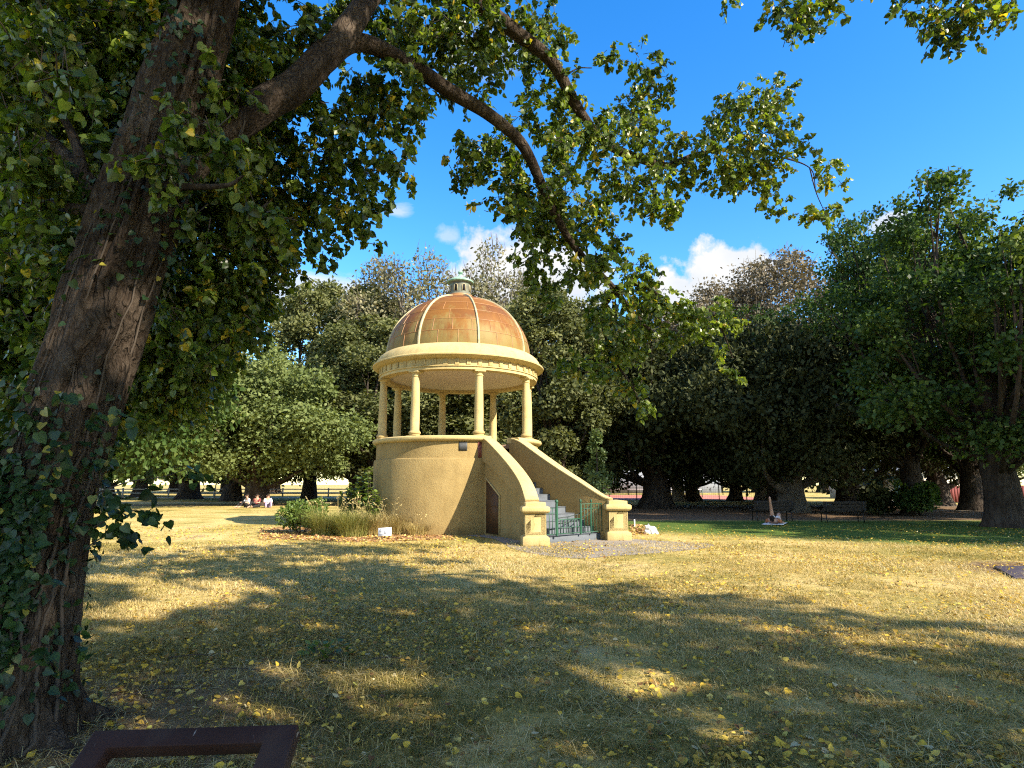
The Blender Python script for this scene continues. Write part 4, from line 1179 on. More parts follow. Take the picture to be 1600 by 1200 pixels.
for k in range(16):                                         # ivy stems climbing the bark
    a = rng.uniform(-2.6, .4); z1 = rng.uniform(1.2, 4.2); zs = np.linspace(.02, z1, 26); aa = a + np.cumsum(rng.normal(size=26) * .05)
    rr = np.interp(zs, TP[:, 2], TP[:, 3]) + .012
    vm.tube(np.stack([np.interp(zs, TP[:, 2], TP[:, 0] - BO[0]) + rr * np.cos(aa), np.interp(zs, TP[:, 2], TP[:, 1] - BO[1]) + rr * np.sin(aa), zs], 1), np.linspace(.014, .005, 26), 6)
vm.tube(smooth_path([at(120, 835, 3.95) - BO, at(150, 822, 3.9) - BO, at(190, 800, 3.9) - BO, at(225, 798, 3.95) - BO], 12), np.linspace(.006, .002, 12), 5)
vm.tube(smooth_path([at(130, 860, 3.95) - BO, at(160, 840, 3.9) - BO, at(195, 835, 3.9) - BO, at(205, 815, 3.9) - BO], 12), np.linspace(.005, .002, 12), 5)
vm.tube(smooth_path([at(150, 770, 3.9) - BO, at(205, 752, 3.95) - BO, at(255, 745, 4) - BO, at(292, 732, 4.0) - BO], 12), np.linspace(.005, .002, 12), 5)
vm.build('ivy_stems', TWIG, BT, True)

# ------------------------------------------------------------------ second tree, behind and to the right, whose lowest twigs hang into the view
ST = thing('overhanging_tree', 'tree whose lowest leafy sprays hang into the top right corner of the sky', 'tree', (11.0, -5.0, 0)); SO = np.array((11.0, -5, 0))
rng = np.random.default_rng(91)
mb = MB()
rough_tube(mb, smooth_path([(0, 0, -.1), (0, 0, .4), (.05, .1, 2.5), (0, .3, 5), (-.2, .6, 9), (-.2, .6, 13)], 60), np.interp(np.linspace(0, 1, 60), [0, .05, .15, .5, 1], [.75, .58, .48, .38, .08]), 40, .02, 2)
tips = [at(1235, -40, 8.2), at(1255, 0, 7.9), at(1490, -40, 7.6), at(1500, 0, 7.4), at(1560, 0, 7.6), at(1140, -60, 8.2)]
for tp in tips:
    q = np.asarray(tp) - SO; s0 = np.array((-.1, .4, 7.0)); mb.tube(smooth_path([s0, s0 + (q - s0) * .4 + np.array((0, 0, .8)), s0 + (q - s0) * .8 + np.array((0, 0, .7)), q], 18), np.linspace(.12, .008, 18), 8)
for k in range(26):
    a = rng.random() * 6.28; q = np.array((math.cos(a) * rng.uniform(3, 7), math.sin(a) * rng.uniform(3, 6), rng.uniform(6.5, 12))); s0 = np.array((-.1, .4, rng.uniform(4.5, 10)))
    mb.tube(smooth_path([s0, (s0 + q) / 2 + rng.normal(size=3) * .4, q], 8), np.linspace(.12, .02, 8), 7)
mb.build('trunk', BARK_NEAR, ST, True)
P_ = []; 
for (u, v, r, n) in [(1215, 10, 24, 9), (1245, 22, 26, 10), (1270, 8, 26, 9), (1300, 4, 18, 6), (1232, 45, 18, 6), (1275, 35, 12, 4), (1415, 10, 20, 7), (1445, 20, 28, 11), (1480, 30, 30, 12), (1470, 58, 20, 7), (1510, 15, 28, 10), (1500, 45, 20, 7), (1545, 15, 22, 8), (1570, 5, 18, 6),
                     (1140, -6, 12, 3), (1150, 0, 6, 1), (1240, -40, 50, 30), (1310, -40, 40, 20), (1500, -50, 70, 60), (1570, -40, 50, 30), (1420, -45, 40, 20)]:
    Y = rng.uniform(7.4, 8.2); c0 = at(u, v, Y); Rm = r * c0[1] / F; P_.append(c0 + rdir(rng, n) * Rm * rng.random((n, 1)) ** .5)
n = 5400
q = rdir(rng, n) * (rng.random((n, 1)) ** .36) * np.array(OFF_R) + np.array(OFF_C)
kn = vnoise(q * .55 + 3); ok = (q[:, 2] > 1.6 + .93 * np.maximum(q[:, 1], 0) + .6) & (kn > OFF_GAP)
q = q[ok]; q = q[gaps(q, .16)]; nk = len(q)
P_.append(q); P_ = np.concatenate(P_); nS = len(P_)
LL = np.where(np.arange(nS) < nS - nk, .26, .6)
print('sprays', nS)
mb, tw = sprays(P_, norm(rdir(rng, nS) + np.array((0, 0, -.45))), LL, 16, np.repeat(np.where(LL < .3, .078, .16), 16), rng, SO)
mb.build('crown', LM_NEAR, ST); tw.build('twigs', TWIG, ST)
# ------------------------------------------------------------------ lawn
def lawn_mat():
    m, t, ns, L = nt('lawn')
    out = N_(ns, 'ShaderNodeOutputMaterial'); b = N_(ns, 'ShaderNodeBsdfPrincipled', i_Roughness=.95); b.inputs['Specular IOR Level'].default_value = .08
    L.new(b.outputs[0], out.inputs[0])
    tc = N_(ns, 'ShaderNodeTexCoord'); P = tc.outputs['Object']; sp = N_(ns, 'ShaderNodeSeparateXYZ'); L.new(P, sp.inputs[0])

    def noise(sc, det=6.0, ro=.6, st=None):
        n = N_(ns, 'ShaderNodeTexNoise', i_Scale=sc, i_Detail=det, i_Roughness=ro)
        if st:
            mp = N_(ns, 'ShaderNodeMapping'); mp.inputs['Scale'].default_value = st; L.new(P, mp.inputs[0]); L.new(mp.outputs[0], n.inputs['Vector'])
        else: L.new(P, n.inputs['Vector'])
        return n.outputs[0]

    def ma(op, a, b_=None, c=None, clamp=False):
        n = ns.new('ShaderNodeMath'); n.operation = op; n.use_clamp = clamp
        for i, x in enumerate((a, b_, c)):
            if x is None: continue
            if isinstance(x, (int, float)): n.inputs[i].default_value = x
            else: L.new(x, n.inputs[i])
        return n.outputs[0]

    def mix(f, a, b_):
        n = N_(ns, 'ShaderNodeMix', data_type='RGBA')
        L.new(f, n.inputs[0])
        for i, x in ((6, a), (7, b_)):
            if isinstance(x, tuple): n.inputs[i].default_value = (*x, 1)
            else: L.new(x, n.inputs[i])
        return n.outputs[2]

    def sstep(x, lo, hi):
        n = N_(ns, 'ShaderNodeMapRange', interpolation_type='SMOOTHSTEP'); L.new(x, n.inputs[0]); n.inputs[1].default_value = lo; n.inputs[2].default_value = hi
        return n.outputs[0]
    n1 = noise(.45, 7); n2 = noise(5.0, 8, .65); n3 = noise(38, 6, .7); n4 = noise(.12, 4)
    f = ma('ADD', ma('MULTIPLY', n1, .55), ma('ADD', ma('MULTIPLY', n2, .35), ma('MULTIPLY', n4, .25)))
    dry = ramp(ns, [(.42, (.145, .14, .040)), (.53, (.31, .255, .080)), (.62, (.51, .395, .155)), (.75, (.60, .48, .26))]); L.new(f, dry.inputs[0])
    fine = ramp(ns, [(.30, (.45, .42, .38)), (.5, (.95, .95, .92)), (.7, (1.35, 1.3, 1.2))]); L.new(n3, fine.inputs[0])
    # greener, watered turf on the right, beyond a slanting line
    ln = ma('ADD', ma('ADD', ma('MULTIPLY', sp.outputs[0], .595), ma('MULTIPLY', sp.outputs[1], .804)), ma('MULTIPLY', n1, 2.2))
    gm = ma('MULTIPLY', sstep(ln, 19.2, 22.0), ma('SUBTRACT', 1.0, sstep(ma('ADD', sp.outputs[1], ma('MULTIPLY', n2, 2.0)), 27.0, 29.0)))
    gm = ma('MULTIPLY', gm, sstep(sp.outputs[0], .5, 3.5))
    grn = ramp(ns, [(.40, (.045, .085, .018)), (.62, (.095, .145, .03))]); L.new(f, grn.inputs[0])
    c1 = mix(gm, dry.outputs[0], grn.outputs[0])
    # bare brown earth under the trees at right and round the big trunk
    dm = ma('MULTIPLY', ma('MULTIPLY', sstep(ma('ADD', sp.outputs[1], ma('MULTIPLY', n2, 2.0)), 27.5, 29.0), ma('SUBTRACT', 1.0, sstep(sp.outputs[1], 44, 48))), sstep(sp.outputs[0], 2, 5))
    dx = ma('ADD', sp.outputs[0], 2.6); dy = ma('MULTIPLY', ma('SUBTRACT', sp.outputs[1], 4.3), 1.0)
    rr = ma('SQRT', ma('ADD', ma('MULTIPLY', dx, dx), ma('MULTIPLY', dy, dy)))
    d2 = ma('SUBTRACT', 1.0, sstep(ma('ADD', rr, ma('MULTIPLY', n2, 1.6)), 1.7, 3.0))
    d4 = ma('MULTIPLY', ma('SUBTRACT', 1.0, sstep(ma('ABSOLUTE', ma('SUBTRACT', ma('ADD', sp.outputs[1], ma('MULTIPLY', n2, 1.2)), 46.6)), .8, 2.2)), ma('SUBTRACT', 1.0, sstep(sp.outputs[0], -4, 0)))
    # worn patch by the slab at the right edge
    ex = ma('MULTIPLY', ma('SUBTRACT', sp.outputs[0], 9.9), .8); ey = ma('SUBTRACT', sp.outputs[1], 11.9)
    d5 = ma('SUBTRACT', 1.0, sstep(ma('ADD', ma('SQRT', ma('ADD', ma('MULTIPLY', ex, ex), ma('MULTIPLY', ey, ey))), ma('MULTIPLY', n2, .9)), 1.1, 2.1))
    pat = ma('MULTIPLY', sstep(n1, .60, .70), .55)
    dirt = ramp(ns, [(.35, (.105, .07, .042)), (.65, (.21, .145, .095))]); L.new(n2, dirt.inputs[0])
    dd = ma('MAXIMUM', ma('MAXIMUM', dm, d4), ma('MAXIMUM', ma('MULTIPLY', d2, .85), ma('MAXIMUM', d5, pat)))
    c2 = mix(dd, c1, dirt.outputs[0])
    mu = N_(ns, 'ShaderNodeMix', data_type='RGBA', blend_type='MULTIPLY'); mu.inputs[0].default_value = .85; L.new(c2, mu.inputs[6]); L.new(fine.outputs[0], mu.inputs[7])
    L.new(mu.outputs[2], b.inputs['Base Color'])
    bp = N_(ns, 'ShaderNodeBump', i_Strength=.9, i_Distance=.03); L.new(ma('ADD', n3, ma('MULTIPLY', n2, 1.2)), bp.inputs['Height']); L.new(bp.outputs[0], b.inputs['Normal'])
    return m


mb = MB()
xs = np.concatenate([np.linspace(-420, -60, 10), np.linspace(-50, 50, 101), np.linspace(60, 420, 10)]); ys = np.concatenate([np.linspace(-120, -16, 8), np.linspace(-14, 60, 75), np.linspace(64, 700, 20)])
X, Y = np.meshgrid(xs, ys); Z = np.zeros_like(X)
nx, ny = len(xs), len(ys)
ii = (np.arange(ny - 1)[:, None] * nx + np.arange(nx - 1)[None]).ravel()
mb.add(np.stack([X.ravel(), Y.ravel(), Z.ravel()], 1), np.stack([ii, ii + 1, ii + nx + 1, ii + nx], 1))
tag(mb.build('lawn', lawn_mat()), kind='structure')

M_CONC = rough_mat('worn_concrete', [(.17, .15, .125), (.22, .195, .165), (.255, .225, .19)], 1.4, .35, 30, .92, 8)
M_PATH = rough_mat('pale_gravel_path', [(.34, .28, .21), (.44, .37, .28)], .8, .2, 25, .95)
M_COURT = rough_mat('red_clay', [(.42, .15, .11), (.50, .19, .14)], .3, .1, 20, .95)


def sheet(name, pts, z, mat, kind='structure', smoothn=0):
    P = np.array(pts, float)
    if smoothn: P = smooth_path(np.concatenate([P, P[:1]]), smoothn)[:-1]
    mb = MB(); n = len(P); V = np.array([(x, y, z) for x, y in P]); mb.add(V, [np.array([list(range(n))])])
    return tag(mb.build(name, mat), kind=kind)


sheet('stair_apron', [ground(712, 836), ground(770, 842), ground(800, 857), ground(850, 868), ground(905, 873), ground(960, 869), ground(1030, 864), ground(1105, 856), ground(1110, 850), ground(1040, 846), ground(985, 842), ground(950, 838), ground(900, 834), ground(760, 831)], .006, M_CONC, smoothn=90)
# bark mulch bed: loose chips
mp_ = [ground(412, 835), ground(436, 842), ground(520, 844), ground(600, 845), ground(660, 844), ground(700, 838), ground(690, 833), ground(560, 824), ground(440, 824)]
M_MULCH = rough_mat('bark_mulch', [(.20, .10, .045), (.36, .21, .095), (.50, .34, .15)], 14, .8, 60, .95, 8, dist=.03)
sheet('mulch_bed', mp_, .010, M_MULCH, 'stuff', smoothn=80)
M_CHIP = leaf_mat('bark_chip', [(0, (.13, .06, .028)), (.5, (.34, .18, .08)), (.8, (.55, .40, .12)), (1, (.6, .48, .2))], .05, .8)
rng = np.random.default_rng(33); n = 5200
u = rng.uniform(405, 715, n); v = rng.uniform(826, 846, n) + 2 * np.sin(u / 40)
P = np.array([(*ground(a, b), .018) for a, b in zip(u, v)]); mb = MB()
add_leaves(mb, 'rhomb', P, rdir(rng, n) * np.array((1, 1, .25)), np.array((0, 0, 1)) + rdir(rng, n) * .6, rng.uniform(.04, .11, n), rng.random(n))
tag(mb.build('bark_mulch', M_CHIP), kind='stuff')
# a few clay-red edging scraps of bark right of the stair
n = 500; u = rng.uniform(984, 1010, n); v = rng.uniform(820, 836, n); P = np.array([(*ground(a, b), .02) for a, b in zip(u, v)]); mb = MB()
add_leaves(mb, 'rhomb', P, rdir(rng, n) * np.array((1, 1, .25)), np.array((0, 0, 1)) + rdir(rng, n) * .6, rng.uniform(.05, .12, n), rng.random(n)); tag(mb.build('bark_mulch', M_CHIP), kind='stuff')
# far paths and courts
sheet('gravel_path', [(-120, 68), (-8, 68), (-8, 71.5), (-120, 71.5)], .005, M_PATH)
sheet('gravel_path', [(-120, 50.3), (-9, 50.3), (-9, 51.6), (-120, 51.6)], .005, M_PATH)
sheet('gravel_path', [(3, 43.4), (70, 43.4), (70, 44.6), (3, 44.6)], .005, M_PATH)
sheet('gravel_path', [(24, 36.0), (70, 36.0), (70, 36.8), (24, 36.8)], .005, M_PATH)
sheet('tennis_court', [(4, 59), (27.5, 59), (27.5, 84), (4, 84)], .008, M_COURT)

# ------------------------------------------------------------------ blades of grass and fallen leaves
rng = np.random.default_rng(12)


def wedge(n, y0, y1, p):
    """ground points inside the view wedge, denser when near"""
    y = (y0 ** (1 - p) + rng.random(n) * (y1 ** (1 - p) - y0 ** (1 - p))) ** (1 / (1 - p))
    x = (rng.random(n) * 2 - 1) * (y * .93 + 1.6)
    return np.stack([x, y, np.zeros(n)], 1)


n = 760000
P = wedge(n, 2.3, 17.0, 1.05)
dens = vnoise(np.stack([P[:, 0] * .9, P[:, 1] * .9, P[:, 0] * 0], 1)) * .6 + .4 * vnoise(np.stack([P[:, 0] * 4, P[:, 1] * 4, P[:, 0] * 0 + 8], 1))
rt = np.hypot(P[:, 0] + 3.0, P[:, 1] - 4.2)
keep = (rng.random(n) < np.clip((dens - .22) * 2.2, .05, 1)) & (rng.random(n) < np.clip((rt - .7) / 1.6, .04, 1)) & (np.hypot(P[:, 0] - 10.2, P[:, 1] - 11.9) > 1.3)
P = P[keep]; dens = dens[keep]; n = len(P)
D = norm(np.stack([rng.normal(size=n) * .75, rng.normal(size=n) * .75, np.full(n, .75)], 1))
tn = vnoise(np.stack([P[:, 0] * .5, P[:, 1] * .5, P[:, 0] * 0 + 3], 1)) * .9 + rng.normal(size=n) * .2
M_TURF = leaf_mat('turf_blade', [(0, (.095, .095, .024)), (.2, (.23, .19, .050)), (.42, (.44, .345, .120)), (.8, (.60, .465, .215)), (1, (.66, .56, .34))], .3, .6, (1.1, 1.05, .6), .15)
mb = MB(); blades(mb, P, D, rng.uniform(.025, .085, n) * (1 + P[:, 1] * .015), (.0022 + .00040 * P[:, 1]) * rng.uniform(.7, 1.4, n), np.clip(tn, 0, 1), .4)
tag(mb.build('grass', M_TURF), kind='stuff')

n = 70000
P = wedge(n, 2.3, 13.0, .9); rk = vnoise(np.stack([P[:, 0] * 1.3, P[:, 1] * 1.3, P[:, 0] * 0 + 11], 1)); P = P[(rng.random(n) < np.clip(rk * 1.8 - .35, .1, 1))]; n = len(P)
P[:, 2] = rng.uniform(.005, .04, n); a = rng.random(n) * 2 * PI
D = norm(np.stack([np.cos(a), np.sin(a), np.abs(rng.normal(size=n)) * .28], 1))
mb = MB(); blades(mb, P, D, rng.uniform(.06, .19, n), (.0024 + .0003 * P[:, 1]) * rng.uniform(.7, 1.3, n), np.clip(rng.normal(.62, .25, n), 0, 1), .2)
tag(mb.build('dead_grass', M_STRAW), kind='stuff')

M_FALL = leaf_mat('fallen_leaf', [(0, (.15, .08, .035)), (.2, (.27, .16, .055)), (.4, (.48, .31, .05)), (.7, (.68, .47, .06)), (.9, (.70, .54, .16)), (.96, (.34, .34, .08)), (1, (.55, .48, .28))], .2, .55, (1.2, 1.1, .5), .08)
n = 120000
P = wedge(n, 2.3, 24.0, .62)
cl = vnoise(np.stack([P[:, 0] * .6, P[:, 1] * .6, P[:, 0] * 0 + 5], 1))
P = P[rng.random(n) < .16 + 1.5 * np.clip(cl - .3, 0, 1)]
P = P[~((np.hypot(P[:, 0] - RC[0], P[:, 1] - RC[1]) < 3.1))]
n = len(P)
size = .019 + .046 * rng.random(n) ** 2.2; P[:, 2] = rng.uniform(.008, .035, n)
D = rdir(rng, n); D[:, 2] *= .25
mb = MB(); add_leaves(mb, 'heart', P, D, np.array((0, 0, 1.0)) + rdir(rng, n) * .55, size, np.clip(rng.normal(.47, .27, n), 0, 1))
tag(mb.build('fallen_leaves', M_FALL), kind='stuff')
# twigs and sticks in the litter
for (u, v, l, a) in [(360, 1052, .5, .1), (300, 1030, .4, .2), (610, 1034, .35, -.1), (250, 1085, .45, .35), (520, 1040, .3, -.5)]:
    x, y = ground(u, v); mb = MB(); c, s = math.cos(a), math.sin(a)
    mb.tube(smooth_path([(x - c * l / 2, y - s * l / 2, .02), (x, y + .02, .035), (x + c * l / 2, y + s * l / 2, .018)], 8), np.linspace(.008, .004, 8), 5)
    tag(mb.build('fallen_stick', TWIG), 'thin dark stick lying in the leaf litter near the big trunk', 'stick', 'sticks in the leaf litter')
def worn_paint(name, *a, **k):
    m = rough_mat(name, *a, **k)
    t = m.node_tree; ns = t.nodes; L = t.links
    b = next(n for n in ns if n.type == 'BSDF_PRINCIPLED'); tc = next(n for n in ns if n.type == 'TEX_COORD')
    col = b.inputs['Base Color'].links[0].from_socket
    v = N_(ns, 'ShaderNodeTexNoise', i_Scale=38.0, i_Detail=3.0); mp = N_(ns, 'ShaderNodeMapping'); mp.inputs['Scale'].default_value = (1.6, .35, .6); mp.inputs['Rotation'].default_value = (0, 0, .5)
    L.new(tc.outputs['Object'], mp.inputs[0]); L.new(mp.outputs[0], v.inputs['Vector'])
    r = ramp(ns, [(.72, (0, 0, 0)), (.76, (1, 1, 1))]); L.new(v.outputs[0], r.inputs[0])
    d = N_(ns, 'ShaderNodeTexNoise', i_Scale=7.0, i_Detail=6.0); L.new(tc.outputs['Object'], d.inputs['Vector'])
    r2 = ramp(ns, [(.5, (0, 0, 0)), (.8, (.35, .35, .35))]); L.new(d.outputs[0], r2.inputs[0])
    for f, c in ((r2, (.075, .06, .05, 1)), (r, (.22, .19, .17, 1))):
        mx = N_(ns, 'ShaderNodeMix', data_type='RGBA'); L.new(f.outputs[0], mx.inputs[0]); L.new(col, mx.inputs[6]); mx.inputs[7].default_value = c; col = mx.outputs[2]
    L.new(col, b.inputs['Base Color'])
    return m


# ------------------------------------------------------------------ empty sign frame in the foreground
M_STEEL = worn_paint('dark_brown_paint', [(.026, .013, .011), (.033, .017, .0145), (.04, .021, .018)], 3, .06, 90, .65, spec=.10)
TL = at(147, 1141, 1.62); TR = at(466, 1131, 1.62)
ux = norm(TR - TL); wid = float(np.linalg.norm(TR - TL)); ti = math.radians(33)
uy = np.array((ux[1] * -1 * math.cos(ti), ux[0] * math.cos(ti), math.sin(ti))); uy = norm(uy - ux * np.dot(ux, uy)); un = np.cross(ux, uy)
FR = thing('sign_frame', 'empty dark brown metal frame, tilted like a lectern, at the bottom edge', 'frame', tuple((TL + TR) / 2 * np.array((1, 1, 0)) - np.array((0, .3, 0))))
FO = np.array(FR.location)
dep, bw, th_ = .62, .073, .042


def fpt(a, b, c): return TL + ux * a - uy * b + un * c - FO


def fbox(a0, a1, b0, b1, c0, c1):
    return np.array([fpt(a0, b1, c0), fpt(a1, b1, c0), fpt(a1, b0, c0), fpt(a0, b0, c0), fpt(a0, b1, c1), fpt(a1, b1, c1), fpt(a1, b0, c1), fpt(a0, b0, c1)])


BQ = np.array([(0, 3, 2, 1), (4, 5, 6, 7), (0, 1, 5, 4), (1, 2, 6, 5), (2, 3, 7, 6), (3, 0, 4, 7)])
mb = MB()
# one welded ring, so no two faces share a plane
o = [(0, 0), (wid, 0), (wid, dep), (0, dep)]; i_ = [(bw * .8, .046), (wid - bw, .046), (wid - bw, dep - bw), (bw * .8, dep - bw)]
V = [fpt(a, b, 0) for a, b in o] + [fpt(a, b, 0) for a, b in i_] + [fpt(a, b, -th_) for a, b in o] + [fpt(a, b, -th_) for a, b in i_]
q = []
for k in range(4):
    j = (k + 1) % 4
    q += [(k, j, 4 + j, 4 + k), (8 + j, 8 + k, 12 + k, 12 + j), (k, 8 + k, 8 + j, j), (4 + j, 12 + j, 12 + k, 4 + k)]
mb.add(np.array(V), np.array(q)); bev(mb.build('frame', M_STEEL, FR, recalc=True), .004, 2)
for a in (wid * .22, wid * .78):
    p = fpt(a, dep * .55, -th_ - .001); mb = MB(); mb.box((p[0], p[1], p[2] / 2 - .04), (.07, .07, p[2] + .06)); bev(mb.build('post', M_STEEL, FR), .006, 2)

# ------------------------------------------------------------------ slab, board, stake, bag
M_SLAB = rough_mat('dark_slate_slab', [(.055, .045, .06), (.075, .062, .078)], 4, .2, 40, .7)
mb = MB(); s0, s1, s2, s3 = ground(1553, 887), ground(1585, 905), ground(1700, 906), ground(1660, 887)
V = [(x, y, .0) for x, y in (s1, s2, s3, s0)] + [(x, y, .035) for x, y in (s1, s2, s3, s0)]
mb.add(np.array(V), BQ); o = bev(mb.build('ground_slab', M_SLAB, recalc=True), .01, 2); tag(o, 'dark flat slab set in bare earth at the right edge of the lawn', 'slab')

gx, gy = ground(601, 842)
M_WHITE = rough_mat('white_board', [(.62, .63, .66), (.74, .75, .78)], 6, .05, 60, .6)
M_GREY = plain('faded_grey_print', (.28, .30, .34), .7)
sb = thing('notice_board', 'small white board with faded grey print standing in the bark bed', 'sign', (gx, gy, 0), .08)
mb = MB(); R_ = Matrix.Translation((0, 0, .20)) @ Matrix.Rotation(-.35, 4, 'X') @ Matrix.Rotation(-.06, 4, 'Y'); mb.box((0, 0, 0), (.38, .02, .24), 0, R_); b_ = mb.build('board', M_WHITE, sb)
mb = MB()
for (x, z, w_, h) in [(-.10, .03, .11, .08), (.02, -.01, .07, .10), (-.04, -.075, .22, .025), (-.06, .09, .16, .02)]: mb.box((x, -.0115, z), (w_, .003, h), 0, R_)
mb.build('print', M_GREY, b_)
mb = MB(); mb.box((0, .03, .07), (.03, .02, .22)); mb.build('stake', TWIG, sb)
gx, gy = ground(991.5, 824); mb = MB(); mb.tube([(gx, gy, -.02), (gx, gy, .27)], .028, 10); mb.tube([(gx, gy, .27), (gx, gy, .285)], [.034, .026], 10)
tag(bev(mb.build('marker_stake', M_WHITE), .004), 'short white stake standing right of the stair pillar', 'stake')
gx, gy = ground(1018, 834)
rng = np.random.default_rng(6); bm = bmesh.new(); bmesh.ops.create_icosphere(bm, subdivisions=4, radius=1)
for v in bm.verts:
    c = np.array(v.co); nn = vnoise(np.array([c * 2.6 + 7]))[0] - .5; n2 = abs(vnoise(np.array([c * 6 + 2]))[0] - .5)
    k = 1 + .5 * nn + .3 * n2
    v.co = Vector((c[0] * .20 * k - .06 * max(c[2], 0), c[1] * .15 * k, max(c[2], -.35) * .19 * k * (1.25 if c[0] < 0 else .85) + .06))
me = bpy.data.meshes.new('plastic_bag'); bm.to_mesh(me); bm.free(); me.materials.append(leaf_mat('white_plastic', [(0, (.75, .76, .78)), (1, (.8, .8, .82))], .25, .35, (1, 1, 1)))
bag = bpy.data.objects.new('plastic_bag', me); COL.objects.link(bag); bag.location = (gx, gy, 0); tag(bag, 'crumpled white plastic bag lying on the grass right of the stair', 'bag')

# ------------------------------------------------------------------ park benches
M_BENCH = rough_mat('dark_bench_wood', [(.018, .014, .012), (.032, .025, .02)], 5, .2, 30, .7, stretch=(1, 8, 8))
M_IRON = plain('black_iron', (.012, .012, .013), .5)


def bench(label, x, y, W, rz):
    e = thing('park_bench', label, 'bench', (x, y, 0), rz, 'empty benches facing away across the lawn')
    mb = MB()
    for k in range(4): mb.box((0, -.03 - .115 * k + .17, .45), (W, .095, .035))
    bev(mb.build('seat', M_BENCH, e), .006)
    mb = MB(); R_ = Matrix.Translation((0, .26, .68)) @ Matrix.Rotation(-.2, 4, 'X')
    for k in range(3): mb.box((0, 0, -.16 + .14 * k), (W, .032, .122), 0, R_)
    bev(mb.build('backrest', M_BENCH, e), .006)
    for sx in (-1, 1):
        xx = sx * (W / 2 - .12)
        mb = MB(); mb.tube([(xx, -.24, 0), (xx, -.22, .42), (xx, .18, .40), (xx, .24, .5), (xx, .33, .86)], .022, 8); mb.tube([(xx, .26, 0), (xx, .17, .41)], .022, 8); mb.build('leg', M_IRON, e, True)
        mb = MB(); mb.tube([(xx, -.22, .42), (xx, -.26, .64), (xx, .0, .67), (xx, .29, .68)], .02, 8); mb.build('armrest', M_IRON, e, True)


x, y = ground(1207, 814); bench('empty dark park bench behind the person lying on the grass', x, y, 1.75, PI + .05)
x, y = ground(1317, 816); bench('empty dark park bench standing clear to the right of the other bench', x, y, 1.75, PI - .03)

# ------------------------------------------------------------------ people
SKIN = rough_mat('skin', [(.42, .24, .16), (.50, .30, .21)], 8, .05, 60, .55)
def cloth(n, c): return rough_mat(n, [tuple(q * .85 for q in c), c], 8, .2, 60, .9)
C_WHITE, C_RED, C_PURP, C_DENIM, C_BLACK, C_HAIR, C_TAN = cloth('white_cloth', (.72, .71, .70)), cloth('dark_red_cloth', (.22, .05, .05)), cloth('lilac_cloth', (.30, .24, .38)), cloth('blue_denim', (.07, .09, .15)), cloth('black_cloth', (.02, .02, .022)), cloth('dark_hair', (.018, .012, .009)), cloth('rust_brown_cloth', (.40, .16, .07))


def skin_mesh(name, J, E, root, mat, parent, sub=2):
    """J: {joint: (x, y, z, r)}, grown along the edges E"""
    ks = list(J); me = bpy.data.meshes.new(name)
    me.from_pydata([J[k][:3] for k in ks], [(ks.index(a), ks.index(b)) for a, b in E], [])
    o = bpy.data.objects.new(name, me); COL.objects.link(o); o.parent = parent
    md = o.modifiers.new('skin', 'SKIN'); md.use_smooth_shade = True
    for i, k in enumerate(ks):
        sv = me.skin_vertices[0].data[i]; sv.radius = (J[k][3], J[k][3]); sv.use_root = (k == root)
    s_ = o.modifiers.new('sub', 'SUBSURF'); s_.levels = sub; s_.render_levels = sub
    me.materials.append(mat); return o


def lerp(a, b, t): return tuple(a[i] + (b[i] - a[i]) * t for i in range(len(a)))


def person(label, x, y, rz, pose, shirt, trousers, hair, long_trousers=True, group=None):
    e = thing('person', label, 'person', (x, y, 0), rz, group)
    J = dict(pose)
    # fingers and thumb on each hand
    E = [('pel', 'wai'), ('wai', 'che'), ('che', 'nek'), ('nek', 'hed'), ('hed', 'top')]
    for s in 'LR':
        E += [('che', 'sh' + s), ('sh' + s, 'el' + s), ('el' + s, 'wr' + s), ('wr' + s, 'pa' + s), ('pel', 'hi' + s), ('hi' + s, 'kn' + s), ('kn' + s, 'an' + s), ('an' + s, 'to' + s)]
        w, el = np.array(J['wr' + s][:3]), np.array(J['el' + s][:3]); d = norm(w - el); sd = norm(np.cross(d, (0.3, .2, 1.0)))
        pa = w + d * .07; J['pa' + s] = (*pa, .030)
        for k, (o_, l_) in enumerate([(-.030, .062), (-.010, .074), (.010, .078), (.030, .068)]):
            J[f'f{k}{s}'] = (*(pa + sd * o_ + d * .035), .0095); J[f'g{k}{s}'] = (*(pa + sd * o_ * 1.15 + d * (.035 + l_) + np.array((0, 0, -.018))), .0075)
            E += [('pa' + s, f'f{k}{s}'), (f'f{k}{s}', f'g{k}{s}')]
        J['t0' + s] = (*(pa - sd * .045 - d * .01), .011); J['t1' + s] = (*(pa - sd * .062 + d * .04), .0085); E += [('pa' + s, 't0' + s), ('t0' + s, 't1' + s)]
    body = skin_mesh('body', J, E, 'pel', SKIN, e)
    # face: nose, eyes and mouth sit on the front of the head
    hd = np.array(J['hed'][:3]); up = norm(np.array(J['top'][:3]) - hd); fw = norm(np.array(pose['face'][:3]) - hd) if 'face' in pose else np.array((0, -1, 0))
    return e, J, body, hd, up, fw


